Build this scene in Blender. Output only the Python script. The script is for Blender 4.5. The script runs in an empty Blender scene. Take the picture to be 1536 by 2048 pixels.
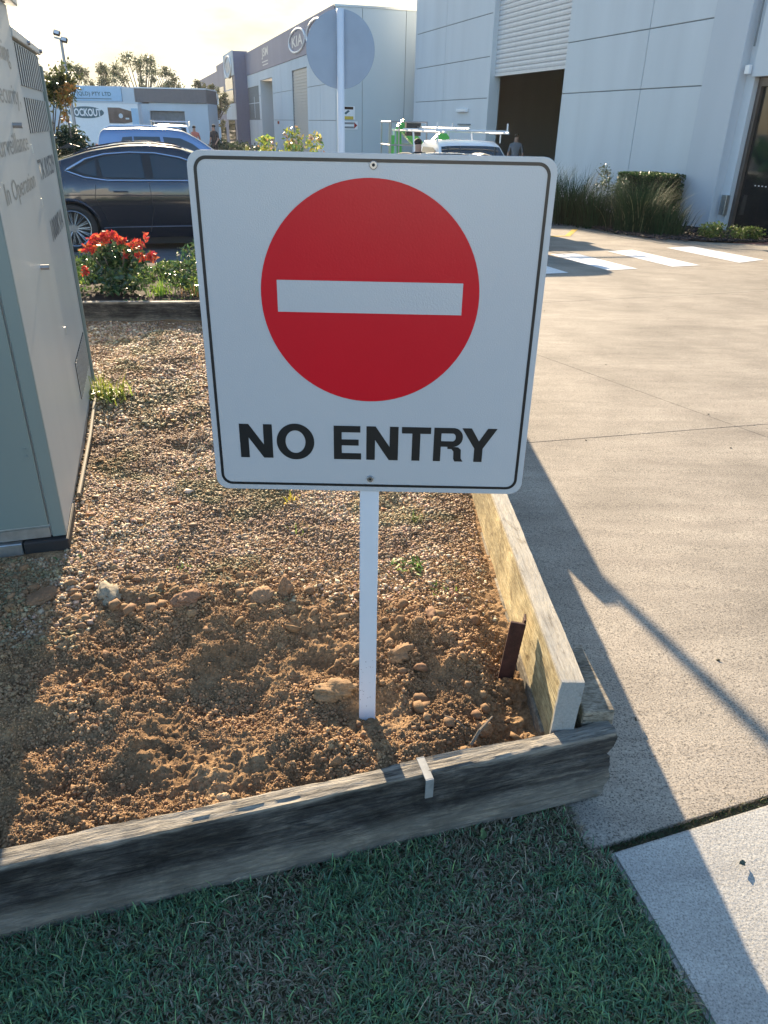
import bpy, bmesh, math, random
import numpy as np
from mathutils import Vector, Matrix, Euler
R = math.radians
random.seed(7)
rng = np.random.default_rng(11)
scene = bpy.context.scene
col = scene.collection
PI = math.pi

# ------------------------------------------------------------------ camera, world, sun, exposure
CAM_H = 1.40
cam = bpy.data.cameras.new('camera')
camo = bpy.data.objects.new('camera', cam)
col.objects.link(camo)
scene.camera = camo
cam.sensor_fit = 'VERTICAL'
cam.sensor_height = 36.0
cam.lens = 36.0 * 1481.0 / 2048.0
cam.clip_start = 0.02
cam.clip_end = 2000
right = Vector((0.99978946, 0.00952317, 0.01817566))
upv = Vector((-0.02051939, 0.46400827, 0.88559318))
fwd = Vector((0.0, 0.88577968, -0.46410598))
m = Matrix((right, upv, -fwd)).transposed().to_4x4()
m.translation = Vector((0, 0, CAM_H))
camo.matrix_world = m

SUN_AZ, SUN_EL = -16.2, 16.5
world = bpy.data.worlds.new('World')
scene.world = world
world.use_nodes = True
wn = world.node_tree
wn.nodes.clear()
w_out = wn.nodes.new('ShaderNodeOutputWorld')
w_bg = wn.nodes.new('ShaderNodeBackground')
w_bg.inputs['Strength'].default_value = 0.115
sky = wn.nodes.new('ShaderNodeTexSky')
sky.sky_type = 'NISHITA'
sky.sun_disc = False
sky.sun_elevation = R(SUN_EL)
sky.sun_rotation = R(SUN_AZ)
sky.dust_density = 1.0
sky.ozone_density = 3.0
sky.air_density = 1.1
w_tc = wn.nodes.new('ShaderNodeTexCoord')
w_map = wn.nodes.new('ShaderNodeMapping')
w_map.inputs['Scale'].default_value = (1.0, 1.0, 3.4)
w_no = wn.nodes.new('ShaderNodeTexNoise')
w_no.inputs['Scale'].default_value = 5.0
w_no.inputs['Detail'].default_value = 7.0
w_no.inputs['Roughness'].default_value = 0.55
w_cr = wn.nodes.new('ShaderNodeValToRGB')
w_cr.color_ramp.elements[0].position = 0.30
w_cr.color_ramp.elements[0].color = (0.1, 0.1, 0.1, 1)
w_cr.color_ramp.elements[1].position = 0.72
w_cr.color_ramp.elements[1].color = (1, 1, 1, 1)
w_mul = wn.nodes.new('ShaderNodeMix')
w_mul.data_type = 'RGBA'
w_mul.blend_type = 'MIX'
# thin cloud: paler and warmer than the clear sky behind it
w_cl = wn.nodes.new('ShaderNodeMix')
w_cl.data_type = 'RGBA'
w_cl.blend_type = 'MULTIPLY'
w_cl.inputs['Factor'].default_value = 1.0
w_cl.inputs[7].default_value = (0.86, 0.78, 0.72, 1)
wn.links.new(w_tc.outputs['Generated'], w_map.inputs['Vector'])
wn.links.new(w_map.outputs['Vector'], w_no.inputs['Vector'])
wn.links.new(w_no.outputs['Fac'], w_cr.inputs['Fac'])
wn.links.new(sky.outputs['Color'], w_cl.inputs[6])
wn.links.new(w_cr.outputs['Color'], w_mul.inputs['Factor'])

w_min = wn.nodes.new('ShaderNodeVectorMath')
w_min.operation = 'MINIMUM'
w_min.inputs[1].default_value = (2.75, 2.33, 1.55)
w_min2 = wn.nodes.new('ShaderNodeVectorMath')
w_min2.operation = 'MINIMUM'
w_min2.inputs[1].default_value = (4.9, 4.5, 3.6)
wn.links.new(sky.outputs['Color'], w_min2.inputs[0])
wn.links.new(w_cl.outputs[2], w_min.inputs[0])
wn.links.new(w_min.outputs[0], w_mul.inputs[7])
wn.links.new(w_min2.outputs[0], w_mul.inputs[6])
# the veil of warm cloud lies round the low sun only
w_nrm = wn.nodes.new('ShaderNodeVectorMath'); w_nrm.operation = 'NORMALIZE'
w_dot = wn.nodes.new('ShaderNodeVectorMath'); w_dot.operation = 'DOT_PRODUCT'
w_dot.inputs[1].default_value = (math.sin(R(SUN_AZ)) * math.cos(R(SUN_EL)), math.cos(R(SUN_AZ)) * math.cos(R(SUN_EL)), math.sin(R(SUN_EL)))
w_pr = wn.nodes.new('ShaderNodeMapRange')
w_pr.inputs['From Min'].default_value = 0.55
w_pr.inputs['From Max'].default_value = 0.88
w_fin = wn.nodes.new('ShaderNodeMix'); w_fin.data_type = 'RGBA'
wn.links.new(w_tc.outputs['Generated'], w_nrm.inputs[0])
wn.links.new(w_nrm.outputs[0], w_dot.inputs[0])
wn.links.new(w_dot.outputs['Value'], w_pr.inputs['Value'])
wn.links.new(w_pr.outputs['Result'], w_fin.inputs['Factor'])
wn.links.new(sky.outputs['Color'], w_fin.inputs[6])
wn.links.new(w_mul.outputs[2], w_fin.inputs[7])
wn.links.new(w_fin.outputs[2], w_bg.inputs['Color'])
wn.links.new(w_bg.outputs['Background'], w_out.inputs['Surface'])

sun = bpy.data.lights.new('sun', 'SUN')
sun.energy = 5.0
sun.angle = R(0.55)
sun.color = (1.0, 0.80, 0.56)
suno = bpy.data.objects.new('sun', sun)
col.objects.link(suno)
sd = Vector((math.sin(R(SUN_AZ)) * math.cos(R(SUN_EL)), math.cos(R(SUN_AZ)) * math.cos(R(SUN_EL)), math.sin(R(SUN_EL))))
suno.rotation_euler = (-sd).to_track_quat('-Z', 'Y').to_euler()

scene.view_settings.view_transform = 'Standard'
scene.view_settings.look = 'None'
scene.view_settings.exposure = 1.82
scene.view_settings.gamma = 1.0
scene.view_settings.use_curve_mapping = False
scene.render.engine = 'CYCLES'

# ------------------------------------------------------------------ helpers
SL = 0.035


def gz(y):
    """height of the paved ground: it falls gently away from the street"""
    return -SL * (min(y, 18.0) - 1.2)


def tag(o, label=None, cat=None, group=None, kind=None):
    if label: o['label'] = label
    if cat: o['category'] = cat
    if group: o['group'] = group
    if kind: o['kind'] = kind
    return o


def empty(name, loc, rz=0.0, label=None, cat=None, group=None):
    o = bpy.data.objects.new(name, None)
    o.empty_display_size = 0.1
    col.objects.link(o)
    o.location = loc
    o.rotation_euler = (0, 0, rz)
    return tag(o, label, cat, group)


class MB:
    def __init__(s):
        s.v = []
        s.f = []

    def add(s, vs, fs):
        n = len(s.v)
        s.v += [tuple(v) for v in vs]
        s.f += [tuple(i + n for i in f) for f in fs]
        return s

    def box(s, a, b, M=None):
        x0, y0, z0 = a
        x1, y1, z1 = b
        vs = [(x0, y0, z0), (x1, y0, z0), (x1, y1, z0), (x0, y1, z0), (x0, y0, z1), (x1, y0, z1), (x1, y1, z1), (x0, y1, z1)]
        if M is not None: vs = [tuple(M @ Vector(v)) for v in vs]
        return s.add(vs, [(3, 2, 1, 0), (4, 5, 6, 7), (0, 1, 5, 4), (1, 2, 6, 5), (2, 3, 7, 6), (3, 0, 4, 7)])

    def tube(s, p, r, n=8, closed=False, caps=True):
        p = [Vector(q) for q in p]
        rs = r if isinstance(r, (list, tuple)) else [r] * len(p)
        rings = []
        k = len(p)
        for i in range(k):
            if closed: t = (p[(i + 1) % k] - p[i - 1])
            else: t = p[min(i + 1, k - 1)] - p[max(i - 1, 0)]
            if t.length < 1e-9: t = Vector((0, 0, 1))
            t.normalize()
            a = Vector((0, 0, 1)) if abs(t.z) < 0.9 else Vector((1, 0, 0))
            u = t.cross(a).normalized()
            w = t.cross(u)
            rings.append([p[i] + (u * math.cos(2 * PI * j / n) + w * math.sin(2 * PI * j / n)) * rs[i] for j in range(n)])
        vs = [v for rg in rings for v in rg]
        fs = []
        for i in range(k if closed else k - 1):
            i2 = (i + 1) % k
            for j in range(n):
                fs.append((i * n + j, i2 * n + j, i2 * n + (j + 1) % n, i * n + (j + 1) % n))
        if caps and not closed:
            fs.append(tuple(range(n)))
            fs.append(tuple(range((k - 1) * n, k * n))[::-1])
        return s.add(vs, fs)

    def prism(s, pts, axis, a, b):
        """extrude a 2D outline along axis 'x','y' or 'z' from a to b"""
        n = len(pts)
        def mk(p, h):
            return {'x': (h, p[0], p[1]), 'y': (p[0], h, p[1]), 'z': (p[0], p[1], h)}[axis]
        vs = [mk(p, a) for p in pts] + [mk(p, b) for p in pts]
        fs = [tuple(range(n))[::-1], tuple(range(n, 2 * n))] + [(i, (i + 1) % n, (i + 1) % n + n, i + n) for i in range(n)]
        return s.add(vs, fs)

    def build(s, name, mat, parent=None, smooth=False, bevel=0.0, seg=1):
        me = bpy.data.meshes.new(name)
        me.from_pydata(s.v, [], s.f)
        me.update()
        bm = bmesh.new()
        bm.from_mesh(me)
        bmesh.ops.recalc_face_normals(bm, faces=bm.faces)
        if bevel > 0:
            bmesh.ops.bevel(bm, geom=[e for e in bm.edges if e.calc_face_angle(0) > 0.5], offset=bevel, segments=seg, affect='EDGES', clamp_overlap=True)
        bm.to_mesh(me)
        bm.free()
        if smooth:
            for p in me.polygons: p.use_smooth = True
        o = bpy.data.objects.new(name, me)
        if mat: me.materials.append(mat)
        col.objects.link(o)
        if parent: o.parent = parent
        return o


def box(name, a, b, mat, parent=None, bevel=0.0, M=None):
    return MB().box(a, b, M).build(name, mat, parent, bevel=bevel)


def copy_tree(o, parent=None):
    c = o.copy()
    col.objects.link(c)
    if parent: c.parent = parent
    for ch in [x for x in bpy.data.objects if x.parent == o and x is not c]:
        copy_tree(ch, c)
    return c


# ---- numpy noise
def vnoise(x, y, seed=0):
    xi = np.floor(x).astype(np.int64)
    yi = np.floor(y).astype(np.int64)
    xf = x - xi
    yf = y - yi
    u = xf * xf * (3 - 2 * xf)
    v = yf * yf * (3 - 2 * yf)
    def h(a, b):
        n = (a * 374761393 + b * 668265263 + seed * 974711) & 0x7fffffff
        n = ((n ^ (n >> 13)) * 1274126177) & 0x7fffffff
        n = (n ^ (n >> 16)) & 0xffff
        return n / 65535.0
    return (h(xi, yi) * (1 - u) + h(xi + 1, yi) * u) * (1 - v) + (h(xi, yi + 1) * (1 - u) + h(xi + 1, yi + 1) * u) * v


def fbm(x, y, f, octv=4, seed=0, gain=0.5):
    a, t, s = 1.0, 0.0, 0.0
    for k in range(octv):
        s = s + a * vnoise(x * f, y * f, seed + k * 17)
        t += a
        a *= gain
        f *= 2.03
    return s / t


def grid_mesh(name, X, Y, Z, mat, parent=None, smooth=True, colors=None):
    ny, nx = X.shape
    co = np.stack([X, Y, Z], -1).reshape(-1, 3).astype(np.float32)
    idx = np.arange(nx * ny).reshape(ny, nx)
    q = np.stack([idx[:-1, :-1], idx[:-1, 1:], idx[1:, 1:], idx[1:, :-1]], -1).reshape(-1, 4)
    return np_mesh(name, co, q, mat, parent, smooth, colors)


def np_mesh(name, co, faces, mat, parent=None, smooth=False, colors=None):
    me = bpy.data.meshes.new(name)
    n = faces.shape[1]
    me.vertices.add(len(co))
    me.vertices.foreach_set('co', co.astype(np.float32).ravel())
    me.loops.add(faces.size)
    me.loops.foreach_set('vertex_index', faces.ravel().astype(np.int32))
    me.polygons.add(len(faces))
    me.polygons.foreach_set('loop_start', np.arange(0, faces.size, n, dtype=np.int32))
    if smooth: me.polygons.foreach_set('use_smooth', np.ones(len(faces), dtype=bool))
    if colors is not None:
        at = me.color_attributes.new('Col', 'FLOAT_COLOR', 'POINT')
        c4 = np.ones((len(co), 4), dtype=np.float32)
        c4[:, :3] = colors
        at.data.foreach_set('color', c4.ravel())
    me.update(calc_edges=True)
    me.materials.append(mat)
    o = bpy.data.objects.new(name, me)
    col.objects.link(o)
    if parent: o.parent = parent
    return o


def rand_rot(n):
    q = rng.normal(size=(n, 4))
    q /= np.linalg.norm(q, axis=1)[:, None]
    w, x, y, z = q.T
    return np.stack([np.stack([1 - 2 * (y * y + z * z), 2 * (x * y - z * w), 2 * (x * z + y * w)], -1),
                     np.stack([2 * (x * y + z * w), 1 - 2 * (x * x + z * z), 2 * (y * z - x * w)], -1),
                     np.stack([2 * (x * z - y * w), 2 * (y * z + x * w), 1 - 2 * (x * x + y * y)], -1)], 1)


OCT_V = np.array([(1, 0, 0), (-1, 0, 0), (0, 1, 0), (0, -1, 0), (0, 0, 1), (0, 0, -1)], float)
OCT_F = np.array([(0, 2, 4), (2, 1, 4), (1, 3, 4), (3, 0, 4), (2, 0, 5), (1, 2, 5), (3, 1, 5), (0, 3, 5)])
def ico(sub):
    bm = bmesh.new()
    bmesh.ops.create_icosphere(bm, subdivisions=sub, radius=1)
    v = np.array([tuple(x.co) for x in bm.verts])
    f = np.array([[q.index for q in x.verts] for x in bm.faces])
    bm.free()
    return v, f
ICO1 = ico(1)
ICO2 = ico(2)


def scatter(name, pts, size, cols, mat, tmpl=(OCT_V, OCT_F), aniso=0.45, jitter=0.22, parent=None, smooth=False, flat=1.0):
    tv, tf = tmpl
    n = len(pts)
    k = len(tv)
    v = np.repeat(tv[None], n, 0)
    v = v * (1 + rng.uniform(-jitter, jitter, size=(n, k, 1)))
    v = v * (1 + rng.uniform(-aniso, aniso, size=(n, 1, 3)))
    v = np.einsum('nij,nkj->nki', rand_rot(n), v)
    v[:, :, 2] *= flat
    v = v * size[:, None, None] + pts[:, None, :]
    f = (tf[None] + (np.arange(n) * k)[:, None, None]).reshape(-1, tf.shape[1])
    c = np.repeat(cols[:, None, :], k, 1).reshape(-1, 3)
    return np_mesh(name, v.reshape(-1, 3), f, mat, parent, smooth, c)


def palette(cols, n, var=0.15):
    c = np.array(cols)[rng.integers(0, len(cols), n)]
    return np.clip(c * (1 + rng.normal(0, var, size=(n, 1))) * (1 + rng.normal(0, 0.04, size=(n, 3))), 0.005, 0.9)


# ---- materials
def new_mat(name):
    mt = bpy.data.materials.new(name)
    mt.use_nodes = True
    return mt, mt.node_tree, mt.node_tree.nodes['Principled BSDF']


def ramp(nt, stops, fac):
    r = nt.nodes.new('ShaderNodeValToRGB')
    e = r.color_ramp.elements
    while len(e) < len(stops): e.new(0.5)
    for el, (p, c) in zip(e, stops):
        el.position = p
        el.color = (*c, 1)
    nt.links.new(fac, r.inputs['Fac'])
    return r.outputs['Color']


def noise(nt, vec, scale, detail=4, rough=0.55, dist=0.0):
    n = nt.nodes.new('ShaderNodeTexNoise')
    n.inputs['Scale'].default_value = scale
    n.inputs['Detail'].default_value = detail
    n.inputs['Roughness'].default_value = rough
    n.inputs['Distortion'].default_value = dist
    nt.links.new(vec, n.inputs['Vector'])
    return n.outputs['Fac']


def coords(nt, scale=(1, 1, 1), rot=(0, 0, 0)):
    tc = nt.nodes.new('ShaderNodeTexCoord')
    mp = nt.nodes.new('ShaderNodeMapping')
    mp.inputs['Scale'].default_value = scale
    mp.inputs['Rotation'].default_value = rot
    nt.links.new(tc.outputs['Object'], mp.inputs['Vector'])
    return mp.outputs['Vector']


def mix(nt, a, b, fac, mode='MIX'):
    n = nt.nodes.new('ShaderNodeMix')
    n.data_type = 'RGBA'
    n.blend_type = mode
    for sock, val in ((n.inputs[6], a), (n.inputs[7], b)):
        if isinstance(val, (tuple, list)): sock.default_value = (*val, 1)
        else: nt.links.new(val, sock)
    if isinstance(fac, (int, float)): n.inputs['Factor'].default_value = fac
    else: nt.links.new(fac, n.inputs['Factor'])
    return n.outputs[2]


def bump(nt, bsdf, h, strength=0.3, dist=0.01, prev=None):
    b = nt.nodes.new('ShaderNodeBump')
    b.inputs['Strength'].default_value = strength
    b.inputs['Distance'].default_value = dist
    nt.links.new(h, b.inputs['Height'])
    if prev is not None: nt.links.new(prev, b.inputs['Normal'])
    nt.links.new(b.outputs['Normal'], bsdf.inputs['Normal'])
    return b.outputs['Normal']


def paint(name, c, rough=0.5, metal=0.0, var=0.12, scale=6.0, coat=0.0, bstr=0.05, bscale=80.0, streak=False):
    mt, nt, b = new_mat(name)
    v = coords(nt, (1, 1, 0.12) if streak else (1, 1, 1))
    n1 = noise(nt, v, scale, 5)
    lo = tuple(x * (1 - var) for x in c)
    hi = tuple(min(1, x * (1 + var)) for x in c)
    nt.links.new(ramp(nt, [(0.3, lo), (0.7, hi)], n1), b.inputs['Base Color'])
    b.inputs['Roughness'].default_value = rough
    b.inputs['Metallic'].default_value = metal
    b.inputs['Coat Weight'].default_value = coat
    b.inputs['Coat Roughness'].default_value = 0.04
    if bstr > 0: bump(nt, b, noise(nt, coords(nt), bscale, 3), bstr, 0.002)
    return mt


def attr_mat(name, rough=0.85, bstr=0.3, bscale=400.0, trans=0.0, spec=0.3, fine=0.0):
    mt, nt, b = new_mat(name)
    a = nt.nodes.new('ShaderNodeAttribute')
    a.attribute_name = 'Col'
    c = a.outputs['Color']
    if fine > 0:
        n = noise(nt, coords(nt), bscale, 4)
        c = mix(nt, c, ramp(nt, [(0.3, (1 - fine,) * 3), (0.7, (1 + fine,) * 3)], n), 1.0, 'MULTIPLY')
    nt.links.new(c, b.inputs['Base Color'])
    b.inputs['Roughness'].default_value = rough
    b.inputs['Specular IOR Level'].default_value = spec
    if bstr > 0: bump(nt, b, noise(nt, coords(nt), bscale, 3), bstr, 0.003)
    if trans > 0:
        t = nt.nodes.new('ShaderNodeBsdfTranslucent')
        nt.links.new(c, t.inputs['Color'])
        mx = nt.nodes.new('ShaderNodeMixShader')
        mx.inputs['Fac'].default_value = trans
        nt.links.new(b.outputs[0], mx.inputs[1])
        nt.links.new(t.outputs[0], mx.inputs[2])
        nt.links.new(mx.outputs[0], nt.nodes['Material Output'].inputs['Surface'])
    return mt


def concrete(name, base, dark=0.5, speck=260.0, blot=0.12, bs=0.45, amount=0.6):
    mt, nt, b = new_mat(name)
    v = coords(nt)
    blotch = ramp(nt, [(0.3, tuple(x * (1 - blot * 1.6) for x in base)), (0.7, tuple(x * (1 + blot) for x in base))], noise(nt, v, 1.7, 6, 0.6))
    sp = ramp(nt, [(0.30, (dark,) * 3), (0.385, (dark + 0.12,) * 3), (0.46, (0.92,) * 3), (0.56, (1.0,) * 3), (0.68, (1.35, 1.32, 1.26))], noise(nt, v, speck, 2.5, 0.6))
    fine = ramp(nt, [(0.3, (0.78,) * 3), (0.75, (1.2,) * 3)], noise(nt, v, speck * 0.45, 3, 0.7))
    c = mix(nt, blotch, sp, amount, 'MULTIPLY')
    c = mix(nt, c, fine, 0.8, 'MULTIPLY')
    # broom / tyre streaks and stains
    v2 = coords(nt, (1, 5, 1), (0, 0, R(-17)))
    st = ramp(nt, [(0.35, (0.86, 0.85, 0.84)), (0.65, (1.1, 1.1, 1.08))], noise(nt, v2, 2.4, 5, 0.6, 0.4))
    c = mix(nt, c, st, 0.8, 'MULTIPLY')
    nt.links.new(c, b.inputs['Base Color'])
    b.inputs['Roughness'].default_value = 0.8
    b.inputs['Specular IOR Level'].default_value = 0.35
    n1 = bump(nt, b, noise(nt, v, speck * 0.6, 3, 0.7), bs, 0.003)
    bump(nt, b, noise(nt, v, 9.0, 4), 0.25, 0.006, n1)
    return mt


def wood(name, dark, mid, light, axis_scale, stain=0.6, bs=0.6, rough=0.8):
    mt, nt, b = new_mat(name)
    v = coords(nt, axis_scale)
    v1 = coords(nt)
    v = coords(nt, tuple(q * 2.2 if q < 2 else q for q in axis_scale))
    g = noise(nt, v, 9.0, 8, 0.68, 0.5)
    vc = coords(nt, tuple(q * 0.9 if q < 2 else q * 3.0 for q in axis_scale))
    crack = ramp(nt, [(0.34, (0.2,) * 3), (0.40, (1.0,) * 3)], noise(nt, vc, 10.0, 3, 0.6, 0.3))
    c = ramp(nt, [(0.25, dark), (0.5, mid), (0.75, light)], g)
    fine = ramp(nt, [(0.38, (0.5,) * 3), (0.58, (1.2,) * 3)], noise(nt, v, 34.0, 6, 0.75, 0.2))
    c = mix(nt, c, fine, 0.85, 'MULTIPLY')
    c = mix(nt, c, crack, 0.85, 'MULTIPLY')
    big = ramp(nt, [(0.38, (1 - stain,) * 3), (0.56, (1.0,) * 3), (0.72, (1.25, 1.22, 1.15))], noise(nt, v1, 5.5, 6, 0.62, 0.8))
    c = mix(nt, c, big, 0.85, 'MULTIPLY')
    nt.links.new(c, b.inputs['Base Color'])
    b.inputs['Roughness'].default_value = rough
    b.inputs['Specular IOR Level'].default_value = 0.25
    n1 = bump(nt, b, g, bs, 0.006)
    bump(nt, b, noise(nt, v, 60.0, 4), bs * 0.7, 0.002, n1)
    return mt


M = {}
M['concrete'] = concrete('driveway_concrete', (0.345, 0.305, 0.253), 0.2, 210, 0.18, amount=0.85)
M['path'] = concrete('footpath_concrete', (0.43, 0.42, 0.39), 0.25, 240, 0.08, amount=0.6)
M['apron'] = concrete('apron_concrete', (0.13, 0.135, 0.145), 0.6, 90, 0.15)
M['yard'] = concrete('yard_surface', (0.16, 0.16, 0.165), 0.7, 60, 0.15)
M['stripe'] = paint('road_paint_white', (0.74, 0.74, 0.73), 0.6, var=0.14, scale=30, bstr=0.3)
M['yellow'] = paint('road_paint_yellow', (0.62, 0.40, 0.05), 0.6, var=0.25, scale=10)
M['plate'] = paint('sign_sheeting', (0.46, 0.465, 0.475), 0.17, var=0.015, scale=3, bstr=0.25, bscale=420)
M['rim'] = paint('sign_bare_edge', (0.84, 0.85, 0.86), 0.3, var=0.02)
M['red'] = paint('sign_red', (0.56, 0.008, 0.018), 0.26, var=0.03, bstr=0.12, bscale=260)
M['black'] = paint('sign_black', (0.012, 0.013, 0.014), 0.3, var=0.05, bstr=0.05)
M['post'] = paint('white_post_paint', (0.62, 0.64, 0.68), 0.35, var=0.03, scale=9)
M['alu'] = paint('dull_aluminium', (0.22, 0.28, 0.37), 0.45, 0.2, 0.06)
M['galv'] = paint('galvanised_steel', (0.50, 0.52, 0.52), 0.38, 0.85, 0.15, 30)
M['rust'] = paint('rusty_steel', (0.055, 0.022, 0.016), 0.8, 0.2, 0.5, 40, bstr=0.6, bscale=200)
M['bolt'] = paint('bolt_steel', (0.35, 0.36, 0.37), 0.3, 0.9, 0.1)
M['cab'] = paint('cabinet_green', (0.15, 0.20, 0.195), 0.38, var=0.05, scale=2.5, streak=True, bstr=0.03, bscale=12)
M['cabside'] = paint('cabinet_grey', (0.42, 0.45, 0.44), 0.42, var=0.06, scale=3.0, streak=True, bstr=0.06, bscale=14)
M['cabtext'] = paint('cabinet_faded_lettering', (0.21, 0.235, 0.23), 0.5)
M['cabtext2'] = paint('cabinet_lettering', (0.10, 0.12, 0.135), 0.5)
M['darkvoid'] = paint('dark_recess', (0.012, 0.012, 0.013), 0.9)
M['rubber'] = paint('black_rubber', (0.015, 0.015, 0.016), 0.75, var=0.3, bstr=0.3)
def sleeper_mat():
    mt = wood('weathered_sleeper', (0.018, 0.018, 0.018), (0.060, 0.058, 0.055), (0.17, 0.155, 0.13), (0.5, 8, 8), 0.72, 1.0)
    nt = mt.node_tree
    b = nt.nodes['Principled BSDF']
    src = b.inputs['Base Color'].links[0].from_socket
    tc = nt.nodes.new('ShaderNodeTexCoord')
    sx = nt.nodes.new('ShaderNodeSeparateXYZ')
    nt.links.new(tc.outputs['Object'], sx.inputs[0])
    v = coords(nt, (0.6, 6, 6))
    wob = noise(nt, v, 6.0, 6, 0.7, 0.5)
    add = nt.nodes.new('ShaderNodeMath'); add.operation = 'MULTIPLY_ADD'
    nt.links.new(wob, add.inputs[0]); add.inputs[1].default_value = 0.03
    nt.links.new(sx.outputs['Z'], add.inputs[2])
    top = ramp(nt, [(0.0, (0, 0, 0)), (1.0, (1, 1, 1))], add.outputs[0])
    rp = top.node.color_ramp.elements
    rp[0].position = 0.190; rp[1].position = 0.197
    c = mix(nt, src, mix(nt, src, (0.33, 0.30, 0.25), ramp(nt, [(0.38, (0.1,) * 3), (0.62, (1,) * 3)], noise(nt, v, 14.0, 6, 0.7))), top)  # paler top edge puts the sunlit strip into the wood colour
    low = ramp(nt, [(0.0, (1, 1, 1)), (1.0, (0, 0, 0))], add.outputs[0])
    lp_ = low.node.color_ramp.elements
    lp_[0].position = 0.065; lp_[1].position = 0.105
    c2 = mix(nt, c, mix(nt, mix(nt, c, (2.6, 2.5, 2.3), 1.0, 'MULTIPLY'), (0.20, 0.19, 0.165), 0.4), low)
    nt.links.new(c2, b.inputs['Base Color'])
    return mt
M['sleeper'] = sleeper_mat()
M['sleeper_dark'] = wood('weathered_sleeper', (0.028, 0.03, 0.032), (0.085, 0.088, 0.09), (0.24, 0.22, 0.19), (0.5, 8, 8), 0.72, 0.9)
M['pine'] = wood('treated_pine', (0.26, 0.19, 0.09), (0.50, 0.41, 0.23), (0.62, 0.54, 0.34), (0.55, 8, 8), 0.5, 0.5)
def pine_weather_shade(mt, L0=0.012, ztop=0.178):
    nt = mt.node_tree
    b = nt.nodes['Principled BSDF']
    src = b.inputs['Base Color'].links[0].from_socket
    tc = nt.nodes.new('ShaderNodeTexCoord')
    sx = nt.nodes.new('ShaderNodeSeparateXYZ')
    nt.links.new(tc.outputs['Object'], sx.inputs[0])
    zt = ramp(nt, [(0.0, (0, 0, 0)), (1.0, (1, 1, 1))], sx.outputs['Z'])
    e = zt.node.color_ramp.elements; e[0].position = ztop; e[1].position = ztop + 0.006
    xt = ramp(nt, [(0.0, (1, 1, 1)), (1.0, (0, 0, 0))], sx.outputs['X'])
    e = xt.node.color_ramp.elements; e[0].position = 0.004; e[1].position = L0
    n = noise(nt, coords(nt, (0.8, 8, 8)), 20.0, 6, 0.7, 0.6)
    grey = ramp(nt, [(0.3, (0.24, 0.22, 0.19)), (0.6, (0.46, 0.43, 0.37))], n)
    c = mix(nt, src, mix(nt, src, grey, 0.8), zt)
    c = mix(nt, c, mix(nt, grey, (0.22, 0.24, 0.25), 0.6), xt)  # near end tinted bluish grey, its shade put into the colour
    # blackened knots and run-off stains
    st = ramp(nt, [(0.56, (1, 1, 1)), (0.70, (0.35, 0.30, 0.24))], noise(nt, coords(nt, (2.5, 6, 5)), 2.6, 6, 0.7, 1.2))
    c = mix(nt, c, st, 0.9, 'MULTIPLY')
    nt.links.new(c, b.inputs['Base Color'])
pine_weather_shade(M['pine'])
M['pine2'] = wood('grey_pine', (0.13, 0.11, 0.08), (0.26, 0.23, 0.18), (0.42, 0.38, 0.31), (1.2, 7, 7), 0.5, 0.5)
M['soilbits'] = attr_mat('soil_crumbs', 0.92, 0.4, 300, fine=0.25)
M['pebble'] = attr_mat('pebbles', 0.75, 0.2, 500, spec=0.25, fine=0.15)
M['grass'] = attr_mat('grass_blades', 0.55, 0, trans=0.3, spec=0.35)
M['leaf'] = attr_mat('leaves', 0.45, 0, trans=0.35, spec=0.4)
M['glossleaf'] = attr_mat('glossy_leaves', 0.25, 0, trans=0.3, spec=0.6)
M['tuss'] = attr_mat('tussock_blades', 0.7, 0, trans=0.06, spec=0.08)
M['bark'] = paint('bark', (0.14, 0.11, 0.085), 0.9, var=0.4, scale=20, bstr=0.5)
M['wall'] = paint('tilt_panel_paint', (0.60, 0.625, 0.645), 0.75, var=0.05, scale=1.3, streak=True, bstr=0.15, bscale=30)
M['wall2'] = paint('end_wall_paint', (0.50, 0.56, 0.58), 0.75, var=0.04, scale=0.6, streak=True)
M['wallb'] = paint('far_wall_paint', (0.55, 0.60, 0.64), 0.75, var=0.06, scale=0.8, streak=True)
M['joint'] = paint('panel_joint', (0.20, 0.22, 0.23), 0.9)
M['purple'] = paint('purple_grey_fascia', (0.235, 0.23, 0.30), 0.6, var=0.08, scale=0.7, streak=True)
M['purple2'] = paint('dark_purple_column', (0.13, 0.14, 0.21), 0.6, var=0.05)
M['slat'] = paint('roller_slat', (0.60, 0.60, 0.61), 0.45, 0.1, 0.05)
M['slatb'] = paint('cream_roller_slat', (0.50, 0.47, 0.44), 0.5, 0.1, 0.05)
M['interior'] = paint('workshop_interior', (0.022, 0.023, 0.025), 0.9, var=0.4)
M['intfloor'] = paint('workshop_floor', (0.04, 0.04, 0.042), 0.7)
M['glassd'] = paint('dark_shop_glass', (0.008, 0.014, 0.018), 0.06, var=0.2, bstr=0)
M['bronze'] = paint('bronze_frame', (0.13, 0.11, 0.10), 0.4, 0.5)
M['white'] = paint('white_enamel', (0.78, 0.79, 0.80), 0.3, var=0.03)
M['bluew'] = paint('pale_blue_board', (0.36, 0.54, 0.70), 0.5, var=0.05)
M['darkfas'] = paint('grey_brown_fascia', (0.16, 0.145, 0.15), 0.6, var=0.06)
M['teal'] = paint('dark_teal_print', (0.05, 0.12, 0.15), 0.5)
M['brownpic'] = paint('brown_printed_picture', (0.13, 0.085, 0.07), 0.5, var=0.5, scale=2.2)
M['mulch'] = paint('mulch_bed', (0.035, 0.026, 0.022), 0.95, var=0.6, scale=40, bstr=0.8, bscale=30)
M['terracotta'] = paint('terracotta_paving', (0.36, 0.15, 0.11), 0.75, var=0.15, scale=12)
M['kerb'] = concrete('kerb_concrete', (0.42, 0.41, 0.38), 0.6, 120)
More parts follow.
